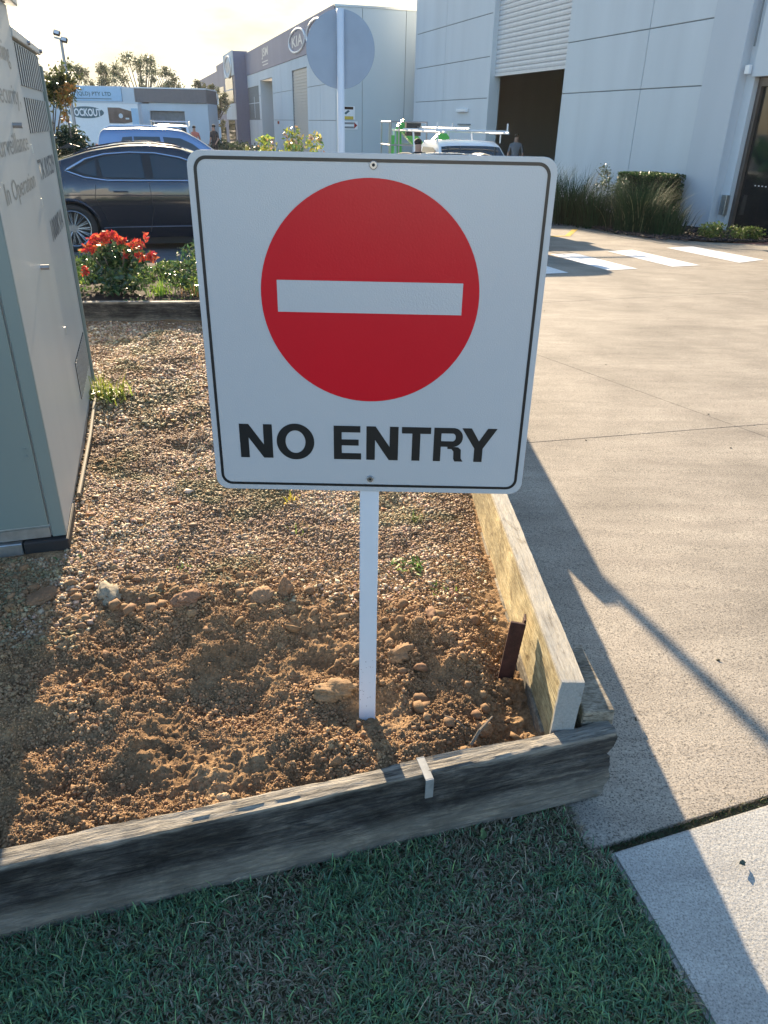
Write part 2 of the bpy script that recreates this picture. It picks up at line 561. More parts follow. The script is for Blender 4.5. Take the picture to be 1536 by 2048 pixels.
M['carbody'] = paint('charcoal_car_paint', (0.030, 0.034, 0.045), 0.22, 0.55, 0.03, coat=1.0, bstr=0)
M['suvbody'] = paint('silver_blue_car_paint', (0.16, 0.24, 0.38), 0.25, 0.6, 0.03, coat=1.0, bstr=0)
M['whitecar'] = paint('white_car_paint', (0.72, 0.73, 0.74), 0.25, 0.0, 0.02, coat=1.0, bstr=0)
M['chrome'] = paint('chrome', (0.75, 0.78, 0.82), 0.08, 1.0, 0.02, bstr=0)
M['carglass'] = paint('tinted_car_glass', (0.014, 0.026, 0.032), 0.03, 0.0, 0.02, coat=0.6, bstr=0)
M['cartrim'] = paint('black_car_trim', (0.012, 0.012, 0.013), 0.5, bstr=0)
M['tyre'] = paint('tyre_rubber', (0.013, 0.013, 0.014), 0.7)
M['rimm'] = paint('alloy_rim', (0.45, 0.46, 0.47), 0.25, 0.9, 0.03, bstr=0)
M['lamp_red'] = paint('red_lamp_lens', (0.30, 0.01, 0.01), 0.15, bstr=0)
M['lamp_clear'] = paint('clear_lamp_lens', (0.6, 0.6, 0.62), 0.1, bstr=0)
M['green'] = paint('green_machine_paint', (0.05, 0.38, 0.07), 0.35, var=0.08)
M['steelg'] = paint('grey_machine_steel', (0.30, 0.30, 0.31), 0.4, 0.6)
M['skin'] = paint('skin', (0.42, 0.24, 0.17), 0.55, bstr=0)
M['cloth_dark'] = paint('dark_clothes', (0.02, 0.022, 0.03), 0.9)
M['cloth_red'] = paint('coral_shirt', (0.45, 0.14, 0.11), 0.9)
M['cloth_grey'] = paint('grey_shirt', (0.16, 0.17, 0.19), 0.9)
M['hair'] = paint('dark_hair', (0.02, 0.014, 0.01), 0.8)
M['safety'] = paint('safety_yellow', (0.60, 0.42, 0.05), 0.5)

for k_, v_ in (('mulch', 0.05), ('plate', 0.75), ('red', 0.28), ('leaf', 0.2), ('kerb', 0.1), ('terracotta', 0.2)):
    if k_ in M: M[k_].node_tree.nodes['Principled BSDF'].inputs['Specular IOR Level'].default_value = v_
# soil base: brown, slightly redder in patches
def soil_mat():
    mt, nt, b = new_mat('garden_soil')
    v = coords(nt)
    c = ramp(nt, [(0.28, (0.13, 0.078, 0.043)), (0.5, (0.28, 0.178, 0.097)), (0.72, (0.42, 0.29, 0.165))], noise(nt, v, 5.0, 7, 0.65))
    c = mix(nt, c, ramp(nt, [(0.35, (0.5, 0.48, 0.45)), (0.6, (1.15, 1.12, 1.1))], noise(nt, v, 110.0, 4, 0.75)), 0.85, 'MULTIPLY')
    nt.links.new(c, b.inputs['Base Color'])
    b.inputs['Roughness'].default_value = 0.95
    b.inputs['Specular IOR Level'].default_value = 0.1
    n1 = bump(nt, b, noise(nt, v, 170.0, 4, 0.8), 0.9, 0.006)
    bump(nt, b, noise(nt, v, 45.0, 4, 0.6), 0.6, 0.012, n1)
    return mt
M['soil'] = soil_mat()

def turf_mat():
    mt, nt, b = new_mat('turf_base')
    v = coords(nt)
    c = ramp(nt, [(0.3, (0.03, 0.035, 0.018)), (0.5, (0.075, 0.07, 0.035)), (0.7, (0.15, 0.12, 0.07))], noise(nt, v, 40.0, 6, 0.7))
    nt.links.new(c, b.inputs['Base Color'])
    b.inputs['Roughness'].default_value = 0.95
    bump(nt, b, noise(nt, v, 160.0, 4), 0.9, 0.01)
    return mt
M['turf'] = turf_mat()


def sheet(name, pts, mat, parent=None, off=0.0, thick=0.0, kind=None, z=None):
    """a paved polygon following the fall of the ground"""
    zz = [(gz(y) if z is None else z) + off for x, y in pts]
    mb = MB()
    n = len(pts)
    vs = [(x, y, q) for (x, y), q in zip(pts, zz)]
    if thick > 0:
        vs += [(x, y, q - thick) for (x, y), q in zip(pts, zz)]
        mb.add(vs, [tuple(range(n)), tuple(range(n, 2 * n))[::-1]] + [(i, i + n, (i + 1) % n + n, (i + 1) % n) for i in range(n)])
    else:
        mb.add(vs, [tuple(range(n))])
    o = mb.build(name, mat, parent)
    if kind: tag(o, kind=kind)
    return o


def clip(poly, a, b, keep, gap=0.004):
    """keep the part of a polygon on one side of line a-b, drawn back by gap"""
    ax, ay = a
    dx, dy = b[0] - ax, b[1] - ay
    L = math.hypot(dx, dy)
    nx, ny = -dy / L * keep, dx / L * keep
    def dist(p): return (p[0] - ax) * nx + (p[1] - ay) * ny - gap
    out = []
    for i, p in enumerate(poly):
        q = poly[(i + 1) % len(poly)]
        dp, dq = dist(p), dist(q)
        if dp >= 0: out.append(p)
        if (dp >= 0) != (dq >= 0):
            t = dp / (dp - dq)
            out.append((p[0] + (q[0] - p[0]) * t, p[1] + (q[1] - p[1]) * t))
    return out


# ------------------------------------------------------------------ ground
prof = [(-400, gz(1.2)), (1.2, 0.0), (18.0, gz(18)), (600, gz(18))]
mb = MB()
for (y0, z0), (y1, z1) in zip(prof[:-1], prof[1:]):
    mb.add([(-500, y0, z0 - 0.05), (500, y0, z0 - 0.05), (500, y1, z1 - 0.05), (-500, y1, z1 - 0.05)], [(0, 1, 2, 3)])
tag(mb.build('ground', M['yard']), kind='structure')

drive = empty('driveway', (0, 0, 0))
tag(drive, 'pale exposed aggregate concrete driveway falling towards the sheds', None, None, 'structure')
near = [(0.463, 1.096), (6.5, 3.23), (6.5, 18.0), (-14.0, 18.0), (-14.0, 8.35), (0.30, 8.35), (0.36, 5.6), (0.425, 1.27)]
J1 = ((1.652, 7.957), (4.507, 9.055))
J2 = ((0.769, 3.667), (2.215, 4.061))
J3 = ((1.387, 5.199), (2.107, 3.825))
J4 = ((0.30, 8.35), (0.31, 8.3))
quadA = [(0.463, 1.096), (6.5, 3.23), (6.5, 18.0), (0.30, 18.0), (0.30, 8.35), (0.36, 5.6), (0.425, 1.27)]
parts = []
for k1 in (1, -1):
    pa = clip(quadA, *J1, k1)
    if k1 == 1:
        parts.append(pa)
        continue
    for k2 in (1, -1):
        pb = clip(pa, *J2, k2)
        for k3 in (1, -1):
            pc = clip(pb, *J3, k3, 0.002)
            if len(pc) > 2: parts.append(pc)
for p in parts:
    sheet('slab', p, M['concrete'], drive, 0.0, 0.04)
sheet('slab', [(-14, 8.51), (0.292, 8.51), (0.292, 18.0), (-14, 18.0)], M['apron'], drive, 0.0, 0.04)
# the flat yard beyond
sheet('yard_paving', [(-60, 18.01), (40, 18.01), (40, 110), (-60, 110)], M['apron'], None, 0.0, 0.0, 'structure', z=gz(18))
# zebra stripes and yellow line lie on the slabs
def stripe(pts, mat=None, name='zebra_stripe'):
    return sheet(name, pts, mat or M['stripe'], drive, 0.004)
zs = [[(2.555, 12.353), (3.016, 12.567), (3.483, 10.809), (3.004, 10.587)],
      [(3.628, 12.955), (4.135, 13.266), (4.561, 11.345), (4.076, 11.108)],
      [(4.86, 13.705), (5.445, 14.054), (5.889, 12.202), (5.303, 11.745)],
      [(1.45, 11.9), (1.90, 12.1), (2.396, 10.257), (1.93, 10.05)]]
for p in zs: stripe(p)
stripe([(2.2, 15.05), (3.45, 15.62), (3.50, 15.50), (2.25, 14.93)], M['yellow'], 'yellow_line')
stripe([(3.44, 15.50), (3.55, 15.48), (4.12, 17.25), (4.00, 17.25)], M['yellow'], 'yellow_line')
# leaf litter, clipped gap between the slabs with soil and grass in it
sheet('joint_soil', [(0.44, 1.06), (6.5, 3.19), (6.5, 3.26), (0.44, 1.13)], M['turf'], None, -0.012, 0, 'structure', z=0)
fp = empty('footpath', (0, 0, 0))
tag(fp, 'pale grey concrete footpath slab along the street', None, None, 'structure')
fpoly = [(0.507, 1.088), (6.5, 3.16), (6.5, -3.0), (1.55, -3.0)]
fb = sheet('slab', fpoly, M['path'], fp, 0.008, 0.06, z=0)
bm = bmesh.new(); bm.from_mesh(fb.data)
bmesh.ops.bevel(bm, geom=[e for e in bm.edges if all(v.co.z > 0 for v in e.verts)], offset=0.008, segments=2, affect='EDGES')
bm.to_mesh(fb.data); bm.free()


def in_grass(x, y):
    sl = 0.917 + 0.298 * (x + 0.702)
    edge = np.where(y > 1.09, 0.455 + (1.17 - y) * 0.15, 0.507 + (1.088 - y) * 0.2486)
    return (y < sl + 0.0) & (x < edge + rng.normal(0, 0.006, x.shape))


# turf base
nx, ny = 230, 170
gx, gy = np.meshgrid(np.linspace(-3.0, 0.53, nx), np.linspace(-1.2, 1.235, ny))
edge = np.where(gy > 1.09, 0.462, 0.512 + (1.088 - gy) * 0.2486)
gx2 = -3.0 + (gx + 3.0) / 3.53 * (edge + 3.0)
gzv = -0.012 + 0.014 * fbm(gx2, gy, 14, 4, 3)
tb = grid_mesh('turf', gx2, gy, gzv, M['turf'])
tag(tb, kind='structure')

# grass blades
def blades(name, X, Y, Z, L, W, lean, C, mat=None, kind='stuff', parent=None, curl=0.5):
    n = len(X)
    az = rng.uniform(0, 2 * PI, n)
    tilt = np.clip(lean, 0.05, 1.5)
    dx, dy = np.cos(az), np.sin(az)
    sx, sy = -dy, dx
    roll = rng.uniform(-0.6, 0.6, n)
    P0 = np.stack([X, Y, Z], -1)
    side = np.stack([sx * np.cos(roll), sy * np.cos(roll), np.sin(roll) * 0.6], -1)
    d1 = np.stack([dx * np.sin(tilt * 0.7), dy * np.sin(tilt * 0.7), np.cos(tilt * 0.7)], -1)
    t2 = tilt * (1 + curl)
    d2 = np.stack([dx * np.sin(t2), dy * np.sin(t2), np.cos(t2)], -1)
    P1 = P0 + d1 * (L * 0.5)[:, None]
    P2 = P1 + d2 * (L * 0.5)[:, None]
    P2[:, 2] = np.maximum(P2[:, 2], Z + 0.001)
    w = W[:, None]
    v = np.stack([P0 - side * w, P0 + side * w, P1 - side * w * 0.8, P1 + side * w * 0.8, P2], 1)
    base = (np.arange(n) * 5)[:, None]
    f = np.concatenate([base + np.array([[0, 1, 3]]), base + np.array([[0, 3, 2]]), base + np.array([[2, 3, 4]])], 0)
    c = np.repeat(C[:, None, :], 5, 1).reshape(-1, 3)
    o = np_mesh(name, v.reshape(-1, 3), f, mat or M['grass'], parent, False, c)
    if kind: tag(o, kind=kind)
    return o


N = 190000
X = rng.uniform(-1.35, 0.78, N)
Y = rng.uniform(0.28, 1.235, N)
ok = in_grass(X, Y)
X, Y = X[ok], Y[ok]
n = len(X)
patch = fbm(X, Y, 5.0, 4, 41)
dry = np.clip((patch - 0.45) * 4 + 0.12 + 0.8 * np.exp(-((X - 0.25) ** 2 / 0.07 + (Y - 1.02) ** 2 / 0.03)) + rng.normal(0, 0.28, n) + 1.1 * np.exp(-((X - 0.28) ** 2 / 0.03 + (Y - 1.15) ** 2 / 0.004)), 0, 1)  # extra straw below the sleeper end stands in for sunlit grass
keep = rng.uniform(0, 1, n) < (0.9 - 0.25 * dry)
X, Y, dry, patch = X[keep], Y[keep], dry[keep], patch[keep]
n = len(X)
greenc = palette([(0.10, 0.22, 0.115), (0.12, 0.26, 0.13), (0.085, 0.18, 0.11), (0.21, 0.33, 0.14), (0.16, 0.23, 0.14)], n, 0.3)
dryc = palette([(0.28, 0.24, 0.17), (0.38, 0.33, 0.24), (0.20, 0.16, 0.11), (0.17, 0.18, 0.11)], n, 0.25)
isdry = rng.uniform(0, 1, n) < dry * 0.72 + 0.08
C = np.where(isdry[:, None], dryc, greenc)
lean = np.where(isdry, rng.uniform(0.9, 1.5, n), np.abs(rng.normal(0.85, 0.35, n)))
L = rng.gamma(5, 0.0034, n) * np.where(isdry, 0.8, 1.05)
blades('lawn_grass', X, Y, np.full(n, -0.004) + 0.012 * fbm(X, Y, 14, 4, 3), L, rng.uniform(0.0008, 0.0019, n), lean, C)
tag(bpy.data.objects['lawn_grass'], 'short green and straw coloured lawn grass in front of the dark sleeper', 'grass')
# a few long dry straws on the lawn
mbs = MB()
for k in range(34):
    x, y = random.uniform(-0.9, 0.55), random.uniform(0.5, 1.1)
    if y > 0.9 + 0.298 * (x + 0.70): continue
    a = random.uniform(0, PI)
    l = random.uniform(0.008, 0.03)
    mbs.tube([(x - l * math.cos(a), y - l * math.sin(a), 0.016), (x, y, 0.022), (x + l * math.cos(a), y + l * math.sin(a), 0.017)], 0.0008, 4)
o = mbs.build('dry_straws', paint('straw', (0.42, 0.36, 0.25), 0.8)); tag(o, 'long dry straws lying loose on the lawn', 'straw', kind='stuff')
# grass in the slab gap
n = 2600
t = rng.uniform(0, 1.6, n)
X = 0.47 + t + rng.normal(0, 0.003, n)
Y = 1.082 + t * 0.353 + rng.uniform(0.002, 0.028, n)
keepg = rng.uniform(0, 1, n) < np.clip(1.1 - t * 1.3, 0.12, 1)
X, Y = X[keepg], Y[keepg]
n = len(X)
o = blades('gap_grass', X, Y, np.full(n, -0.014), rng.uniform(0.01, 0.028, n), rng.uniform(0.0008, 0.0016, n), rng.uniform(0.3, 1.2, n), palette([(0.04, 0.08, 0.03), (0.12, 0.1, 0.05)], n, 0.2))
tag(o, 'thin grass growing in the joint between driveway and footpath', 'grass')

# ------------------------------------------------------------------ garden bed soil
WALLX = lambda y: 0.345 + 0.0 * y
SLY = lambda x: 0.917 + 0.298 * (x + 0.702)


def soil_h(x, y):
    base = 0.158 - 0.018 * (np.maximum(y, 1.3) - 1.3)
    front = np.clip((1.9 - y) / 0.3, 0, 1)
    h = base + 0.035 * (fbm(x, y, 2.2, 3, 5) - 0.5)
    h += 0.050 * (fbm(x, y, 9.0, 4, 9) - 0.5) * (0.35 + 0.9 * front)
    h += 0.020 * (fbm(x, y, 38.0, 3, 19) - 0.5) * (0.4 + front)
    h += 0.009 * (fbm(x, y, 120.0, 2, 29) - 0.5) * (0.4 + front)
    h += 0.030 * np.exp(-((x + 0.02) ** 2 / 0.05 + (y - 1.20) ** 2 / 0.03))       # heap round the stake
    h += 0.032 * np.exp(-((x + 0.12) ** 2 / 0.006 + (y - 1.40) ** 2 / 0.003))      # big clod left of it
    h += 0.035 * np.exp(-((x - 0.10) ** 2 / 0.02 + (y - 1.62) ** 2 / 0.02)) * fbm(x, y, 22, 3, 77) * 1.4
    h += 0.05 * np.exp(-((y - 1.80 - 0.08 * np.sin(x * 5)) ** 2 / 0.012)) * np.clip(-x + 0.0, 0, 0.3) * 3 * (fbm(x, y, 16, 3, 55) - 0.2)
    h -= 0.03 * np.exp(-((x + 0.36) ** 2 / 0.02 + (y - 1.36) ** 2 / 0.006))
    h += 0.075 * (fbm(x, y, 3.8, 4, 311) - 0.5) * np.clip((y - 2.0) * 0.8, 0, 1)
    h -= 0.03 * np.exp(-((x - 0.34) ** 2 / 0.006)) * np.clip((2.2 - y), 0, 0.7) / 0.7
    # kept down along the edging
    h = np.minimum(h, 0.186 + 0.012 * (fbm(x, y, 12, 3, 71) - 0.5) + np.clip((y - SLY(x) - 0.03) * 0.35, -0.03, 0.1))
    h = np.maximum(h, 0.1)
    return h


nx, ny = 560, 400
gx, gy = np.meshgrid(np.linspace(-1.75, 0.40, nx), np.linspace(0, 1, ny))
y0 = SLY(gx) - 0.014
gy = y0 + gy ** 1.25 * (3.0 - y0)
ns = grid_mesh('bed_soil', gx, gy, soil_h(gx, gy), M['soil'])
tag(ns, kind='structure')
gx, gy = np.meshgrid(np.linspace(-3.6, 0.37, 200), np.linspace(3.0, 5.46, 130))
fs = grid_mesh('bed_soil', gx, gy, soil_h(gx, gy), M['soil'])
tag(fs, kind='structure')

SOILC = [(0.31, 0.185, 0.090), (0.36, 0.225, 0.115), (0.27, 0.155, 0.078), (0.22, 0.125, 0.066), (0.40, 0.26, 0.14)]
GRAVC = [(0.52, 0.40, 0.26), (0.60, 0.50, 0.36), (0.44, 0.31, 0.19), (0.40, 0.33, 0.24), (0.28, 0.21, 0.15), (0.54, 0.38, 0.25), (0.48, 0.31, 0.22)]

def bedpts(n, ya, yb, xa=-1.75, xb=0.34):
    x = rng.uniform(xa, xb, n)
    y = rng.uniform(ya, yb, n)
    k = (y > SLY(x) - 0.006 + rng.exponential(0.012, len(x))) & ((x > -1.05 - (y - 2.1) * 0.30) | (y < 2.02) | (y > 3.85))
    return x[k], y[k]

# fine crumbs over the dug soil
x, y = bedpts(150000, 0.9, 2.2)
dens = fbm(x, y, 6, 4, 101)
lump = fbm(x, y, 11, 3, 33)
edge_fade = np.clip((2.2 - y) / 0.40, 0, 1)
k = rng.uniform(0, 1, len(x)) < (0.10 + 1.1 * np.clip((dens - 0.38) * 3.0, 0, 1)) * (0.15 + 0.85 * edge_fade)
x, y, lump = x[k], y[k], lump[k]
s = rng.gamma(3.5, 0.00044, len(x)) * (0.75 + 0.8 * np.clip((lump - 0.45) * 4, 0, 1)) + 0.0012
p = np.stack([x, y, soil_h(x, y) + s * 0.55], -1)
tone = (0.72 + 0.7 * fbm(x, y, 3.0, 3, 61))[:, None]
o = scatter('soil_crumbs', p, s, np.clip((0.35 * palette(SOILC, len(x), 0.10) + 0.65 * np.array([(0.29, 0.183, 0.10)])) * tone, 0, 0.7), M['soilbits'])
tag(o, 'loose reddish brown soil crumbs around the stake of the sign', 'soil', kind='stuff')
# clods
x, y = bedpts(2300, 0.95, 2.0)
band = np.exp(-((y - 1.78) ** 2) / 0.02) * (x < -0.05) * 1.0 + np.exp(-((x - 0.24) ** 2 / 0.02 + (y - 1.33) ** 2 / 0.012)) * 1.2 + np.exp(-((x - 0.07) ** 2 / 0.02 + (y - 1.60) ** 2 / 0.02)) + 0.04
k = rng.uniform(0, 1, len(x)) < band * 0.7
x, y = x[k], y[k]
s = rng.gamma(3.2, 0.0021, len(x)) + 0.003
p = np.stack([x, y, soil_h(x, y) + s * 0.35], -1)
o = scatter('soil_clods', p, s, (0.4 * palette(SOILC, len(x), 0.12) + 0.6 * np.array([(0.26, 0.155, 0.08)])) * 0.8, M['soilbits'], ICO1, 0.5, 0.34, flat=0.75)
tag(o, 'small clods of dug earth on the bare soil', 'soil', kind='stuff')
# gravel further back
def gravel(n, ya, yb, xa, xb, smin, g, name, lab):
    x, y = bedpts(n, ya, yb, xa, xb)
    bare = fbm(x, y, 2.6, 3, 202)
    k = rng.uniform(0, 1, len(x)) < np.clip(1.25 - np.clip((bare - 0.55) * 5, 0, 1) * 0.8, 0, 1)
    k &= (y > 2.1) | (rng.uniform(0, 1, len(x)) < np.clip((y - 1.72) * 2.6, 0, 1)) | ((x < -0.80) & (y > 1.55))
    x, y = x[k], y[k]
    s = rng.gamma(4, g, len(x)) + smin
    p = np.stack([x, y, soil_h(x, y) + s * 0.3], -1)
    C_ = palette(GRAVC, len(x), 0.2)
    m1 = np.clip((fbm(x, y, 3.2, 4, 404) - 0.52) * 7, 0, 1)[:, None]
    m2 = np.clip((fbm(x, y, 4.6, 4, 505) - 0.56) * 8, 0, 1)[:, None]
    C_ = C_ * (1 - 0.65 * m1) + np.array([(0.15, 0.085, 0.05)]) * 0.65 * m1
    C_ = C_ * (1 - 0.6 * m2) + np.array([(0.13, 0.13, 0.05)]) * 0.6 * m2
    o = scatter(name, p, s, C_, M['pebble'], flat=0.7)
    tag(o, lab, 'gravel', kind='stuff')
gravel(72000, 1.45, 3.2, -1.75, 0.33, 0.0018, 0.00072, 'fine_gravel', 'fine pinkish gravel over the bed behind the sign')
gravel(46000, 3.2, 5.35, -3.3, 0.33, 0.0028, 0.0011, 'coarse_gravel', 'pinkish gravel at the far end of the bed')
x, y = bedpts(700, 2.2, 5.3, -3.0, 0.3)
s = rng.gamma(3, 0.0022, len(x)) + 0.004
o = scatter('leaf_litter', np.stack([x, y, soil_h(x, y) + 0.008], -1), s, palette([(0.28, 0.13, 0.06), (0.35, 0.22, 0.10), (0.12, 0.08, 0.05), (0.5, 0.4, 0.28)], len(x), 0.2), M['pebble'], flat=0.35, aniso=0.6)
tag(o, 'curled brown leaves and bark bits on the far gravel', 'leaf litter', kind='stuff')

# single rocks that stand out
def rock(x, y, s, c, label, name='rock', flat=0.6, seed=0):
    v, f = ico(4)
    if seed not in (1, 9): c = (0.5 * c[0] + 0.5 * 0.29, 0.5 * c[1] + 0.5 * 0.175, 0.5 * c[2] + 0.5 * 0.09)
    r = np.random.default_rng(seed)
    d = r.normal(size=3) * 2
    rad = 1 + 0.28 * np.sin(v @ np.array([2.1, 1.3, 2.7]) + d[0]) * np.cos(v @ np.array([1.7, 2.9, 0.8]) + d[1]) + r.uniform(-0.05, 0.05, len(v))
    rad = rad + 0.28 * (fbm(v[:, 0] * 1.0 + d[0] + 9, v[:, 1] + v[:, 2] * 1.7 + 9, 3.0, 3, seed) - 0.5) * 2
    rad = rad + 0.22 * (fbm(v[:, 0] * 2.3 + v[:, 2] + 9, v[:, 1] * 2.1 - v[:, 2] + 19, 7.0, 3, seed + 3) - 0.5) * 2
    v = v * rad[:, None] * np.array(s)
    v[:, 2] *= flat
    o = np_mesh(name, v, f, M['soilbits'], None, False, np.tile(np.array(c), (len(v), 1)) * 0.8 * (1 + r.uniform(-0.12, 0.12, (len(v), 1))))
    o.location = (x, y, float(soil_h(np.array([x]), np.array([y]))[0]) + s[2] * flat * 0.15)
    o.rotation_euler = (0, 0, 0.15 if seed == 5 else r.uniform(0, 6))
    tag(o, label, 'rock', 'rocks and large clods lying in the garden bed')
rock(-0.80, 1.80, (0.052, 0.03, 0.035), (0.34, 0.29, 0.21), 'pale flat stone on the gravel right of the cabinet shadow', seed=1)
rock(-0.56, 1.76, (0.038, 0.028, 0.03), (0.26, 0.13, 0.09), 'dark red lump at the left of the row of upturned clods', seed=2)
rock(-0.36, 1.80, (0.045, 0.03, 0.035), (0.36, 0.23, 0.14), 'largest brown clod in the row of upturned earth', seed=3)
rock(-0.29, 1.83, (0.03, 0.022, 0.04), (0.30, 0.18, 0.11), 'upright brown clod at the right end of the upturned row', seed=4, flat=0.9)
rock(-0.115, 1.395, (0.045, 0.03, 0.026), (0.33, 0.215, 0.115), 'broad sandy clod just left of the foot of the white stake', seed=5)
rock(0.05, 1.56, (0.045, 0.032, 0.04), (0.33, 0.20, 0.11), 'round brown clod just right of the white stake', seed=6)
rock(0.245, 1.30, (0.022, 0.018, 0.02), (0.42, 0.24, 0.12), 'small orange clod in the corner near the rusty peg', seed=7, flat=0.9)
rock(0.14, 1.72, (0.04, 0.018, 0.02), (0.24, 0.13, 0.09), 'dark elongated clod between stake and pale timber wall', seed=8)
rock(-0.32, 1.075, (0.016, 0.012, 0.016), (0.5, 0.38, 0.24), 'small pale stone touching the dark sleeper', seed=9)
rock(-0.98, 1.78, (0.05, 0.03, 0.02), (0.2, 0.11, 0.07), 'reddish lump in the shade of the cabinet', seed=10)
rock(-0.27, 1.60, (0.02, 0.014, 0.02), (0.36, 0.24, 0.13), 'small lone clod casting a shadow below the upturned row', seed=12)

# weeds
def plant_leaves(name, loc, n, L, W, cols, label, cat, group=None, lean=(0.5, 1.3), mat=None, rad=0.02):
    e = empty(name, loc, 0, label, cat, group)
    X = rng.normal(0, rad, n); Y = rng.normal(0, rad, n)
    blades('leaves', X, Y, np.zeros(n), rng.uniform(0.5, 1, n) * L, rng.uniform(0.6, 1, n) * W, rng.uniform(*lean, n), palette(cols, n, 0.2), mat or M['leaf'], None, e)
    return e
def sh(x, y): return float(soil_h(np.array([x]), np.array([y]))[0])
plant_leaves('weed', (0.10, 2.02, sh(0.10, 2.02)), 26, 0.05, 0.006, [(0.16, 0.26, 0.05)], 'bright green broad leaved weed right of the stake', 'weed', None, (0.9, 1.5))
plant_leaves('weed', (0.18, 1.88, sh(0.18, 1.88)), 14, 0.03, 0.004, [(0.16, 0.24, 0.06)], 'tiny weed nearest the pale timber wall', 'weed', None, (0.3, 1.3))
plant_leaves('weed', (0.12, 2.36, sh(0.12, 2.36)), 30, 0.05, 0.002, [(0.14, 0.20, 0.05)], 'wispy grass weed just under the lower edge of the sign', 'weed', None, (0.3, 1.3))
plant_leaves('weed', (-1.41, 3.62, sh(-1.41, 3.62)), 130, 0.16, 0.005, [(0.24, 0.30, 0.05), (0.32, 0.34, 0.08)], 'yellow green grass tuft at the back corner of the cabinet', 'weed', None, (0.2, 1.4), None, 0.05)
plant_leaves('weed', (-0.29, 2.26, sh(-0.29, 2.26)), 16, 0.03, 0.003, [(0.18, 0.26, 0.06)], 'small weed in the gravel left of the stake', 'weed', None, (0.3, 1.3))
plant_leaves('weed', (-0.34, 2.48, sh(-0.34, 2.48)), 12, 0.045, 0.004, [(0.5, 0.42, 0.05)], 'weed with yellow tips below the sign', 'weed', None, (0.1, 1.0))
plant_leaves('weed', (-0.62, 1.98, sh(-0.62, 1.98)), 30, 0.025, 0.003, [(0.14, 0.22, 0.06)], 'low green weed patch above the pale flat stone', 'weed', None, (0.5, 1.4), None, 0.04)
plant_leaves('weed', (-1.25, 1.80, sh(-1.25, 1.80)), 40, 0.045, 0.004, [(0.05, 0.12, 0.03)], 'dark green weed in the cabinet shade at the left edge', 'weed', None, (0.5, 1.4), None, 0.03)
plant_leaves('weed', (-0.98, 2.0, sh(-0.98, 2.0)), 16, 0.03, 0.003, [(0.05, 0.12, 0.03)], 'small dark weed under the black foot of the cabinet', 'weed', None, (0.5, 1.4), None, 0.02)
for i, (wx, wy) in enumerate([(-0.9, 3.35), (-0.55, 3.1), (-0.75, 2.7), (-1.1, 3.9), (-0.9, 4.4), (-1.3, 4.7)]):
    plant_leaves('moss_patch', (wx, wy, sh(wx, wy)), 45, 0.03, 0.004, [(0.20, 0.20, 0.06), (0.14, 0.16, 0.05)], ['moss patch left of the sign at mid height', 'mossy patch against the left edge of the sign', 'olive moss patch low on the gravel', 'moss patch beside the yellow tuft', 'thin moss patch in the middle of the far gravel', 'moss patch near the far sleeper'][i], 'moss', None, (0.9, 1.5), None, 0.07)

# fallen leaf and specks on paving
def flat_leaf(x, y, z, l, w, rz, c, label, cat='leaf'):
    mb = MB()
    k = 8
    up_, lo = [], []
    for i in range(k + 1):
        t = i / k
        h = w * math.sin(PI * t) ** 0.8 * (1 + 0.15 * (-1) ** i)
        up_.append((l * (t - 0.5), h, 0.002 + 0.004 * math.sin(t * 3)))
        lo.append((l * (t - 0.5), -h, 0.002 + 0.004 * math.sin(t * 3 + 1)))
    mid = [(l * (i / k - 0.5), 0, 0.001) for i in range(k + 1)]
    vs = up_ + mid + lo
    fs = []
    for i in range(k):
        fs += [(i, i + 1, k + 2 + i, k + 1 + i), (k + 1 + i, k + 2 + i, 2 * k + 3 + i, 2 * k + 2 + i)]
    o = mb.add(vs, fs).build('leaf', paint('leaf_tone', c, 0.6))
    o.location = (x, y, z); o.rotation_euler = (0.3, 0.2, rz)
    tag(o, label, cat)
flat_leaf(0.232, 1.115, 0.02, 0.042, 0.008, R(80), (0.12, 0.20, 0.08), 'pale green leaf standing in the grass below the sleeper end')
flat_leaf(0.78, 1.06, 0.014, 0.02, 0.006, 0.3, (0.02, 0.05, 0.04), 'small dark curled leaf on the footpath slab')
flat_leaf(0.683, 1.50, 0.002, 0.018, 0.006, 1.0, (0.015, 0.02, 0.015), 'small black leaf on the driveway beside the sleeper corner')
x = rng.uniform(0.5, 4, 26); y = rng.uniform(1.4, 8, 26)
o = scatter('driveway_specks', np.stack([x, y, -SL * (y - 1.2) + 0.002], -1), rng.uniform(0.004, 0.009, 26), palette([(0.03, 0.03, 0.02)], 26), M['pebble'], flat=0.4, aniso=0.6)
tag(o, 'dark bits of leaf and grit on the driveway', 'leaf litter', kind='stuff')

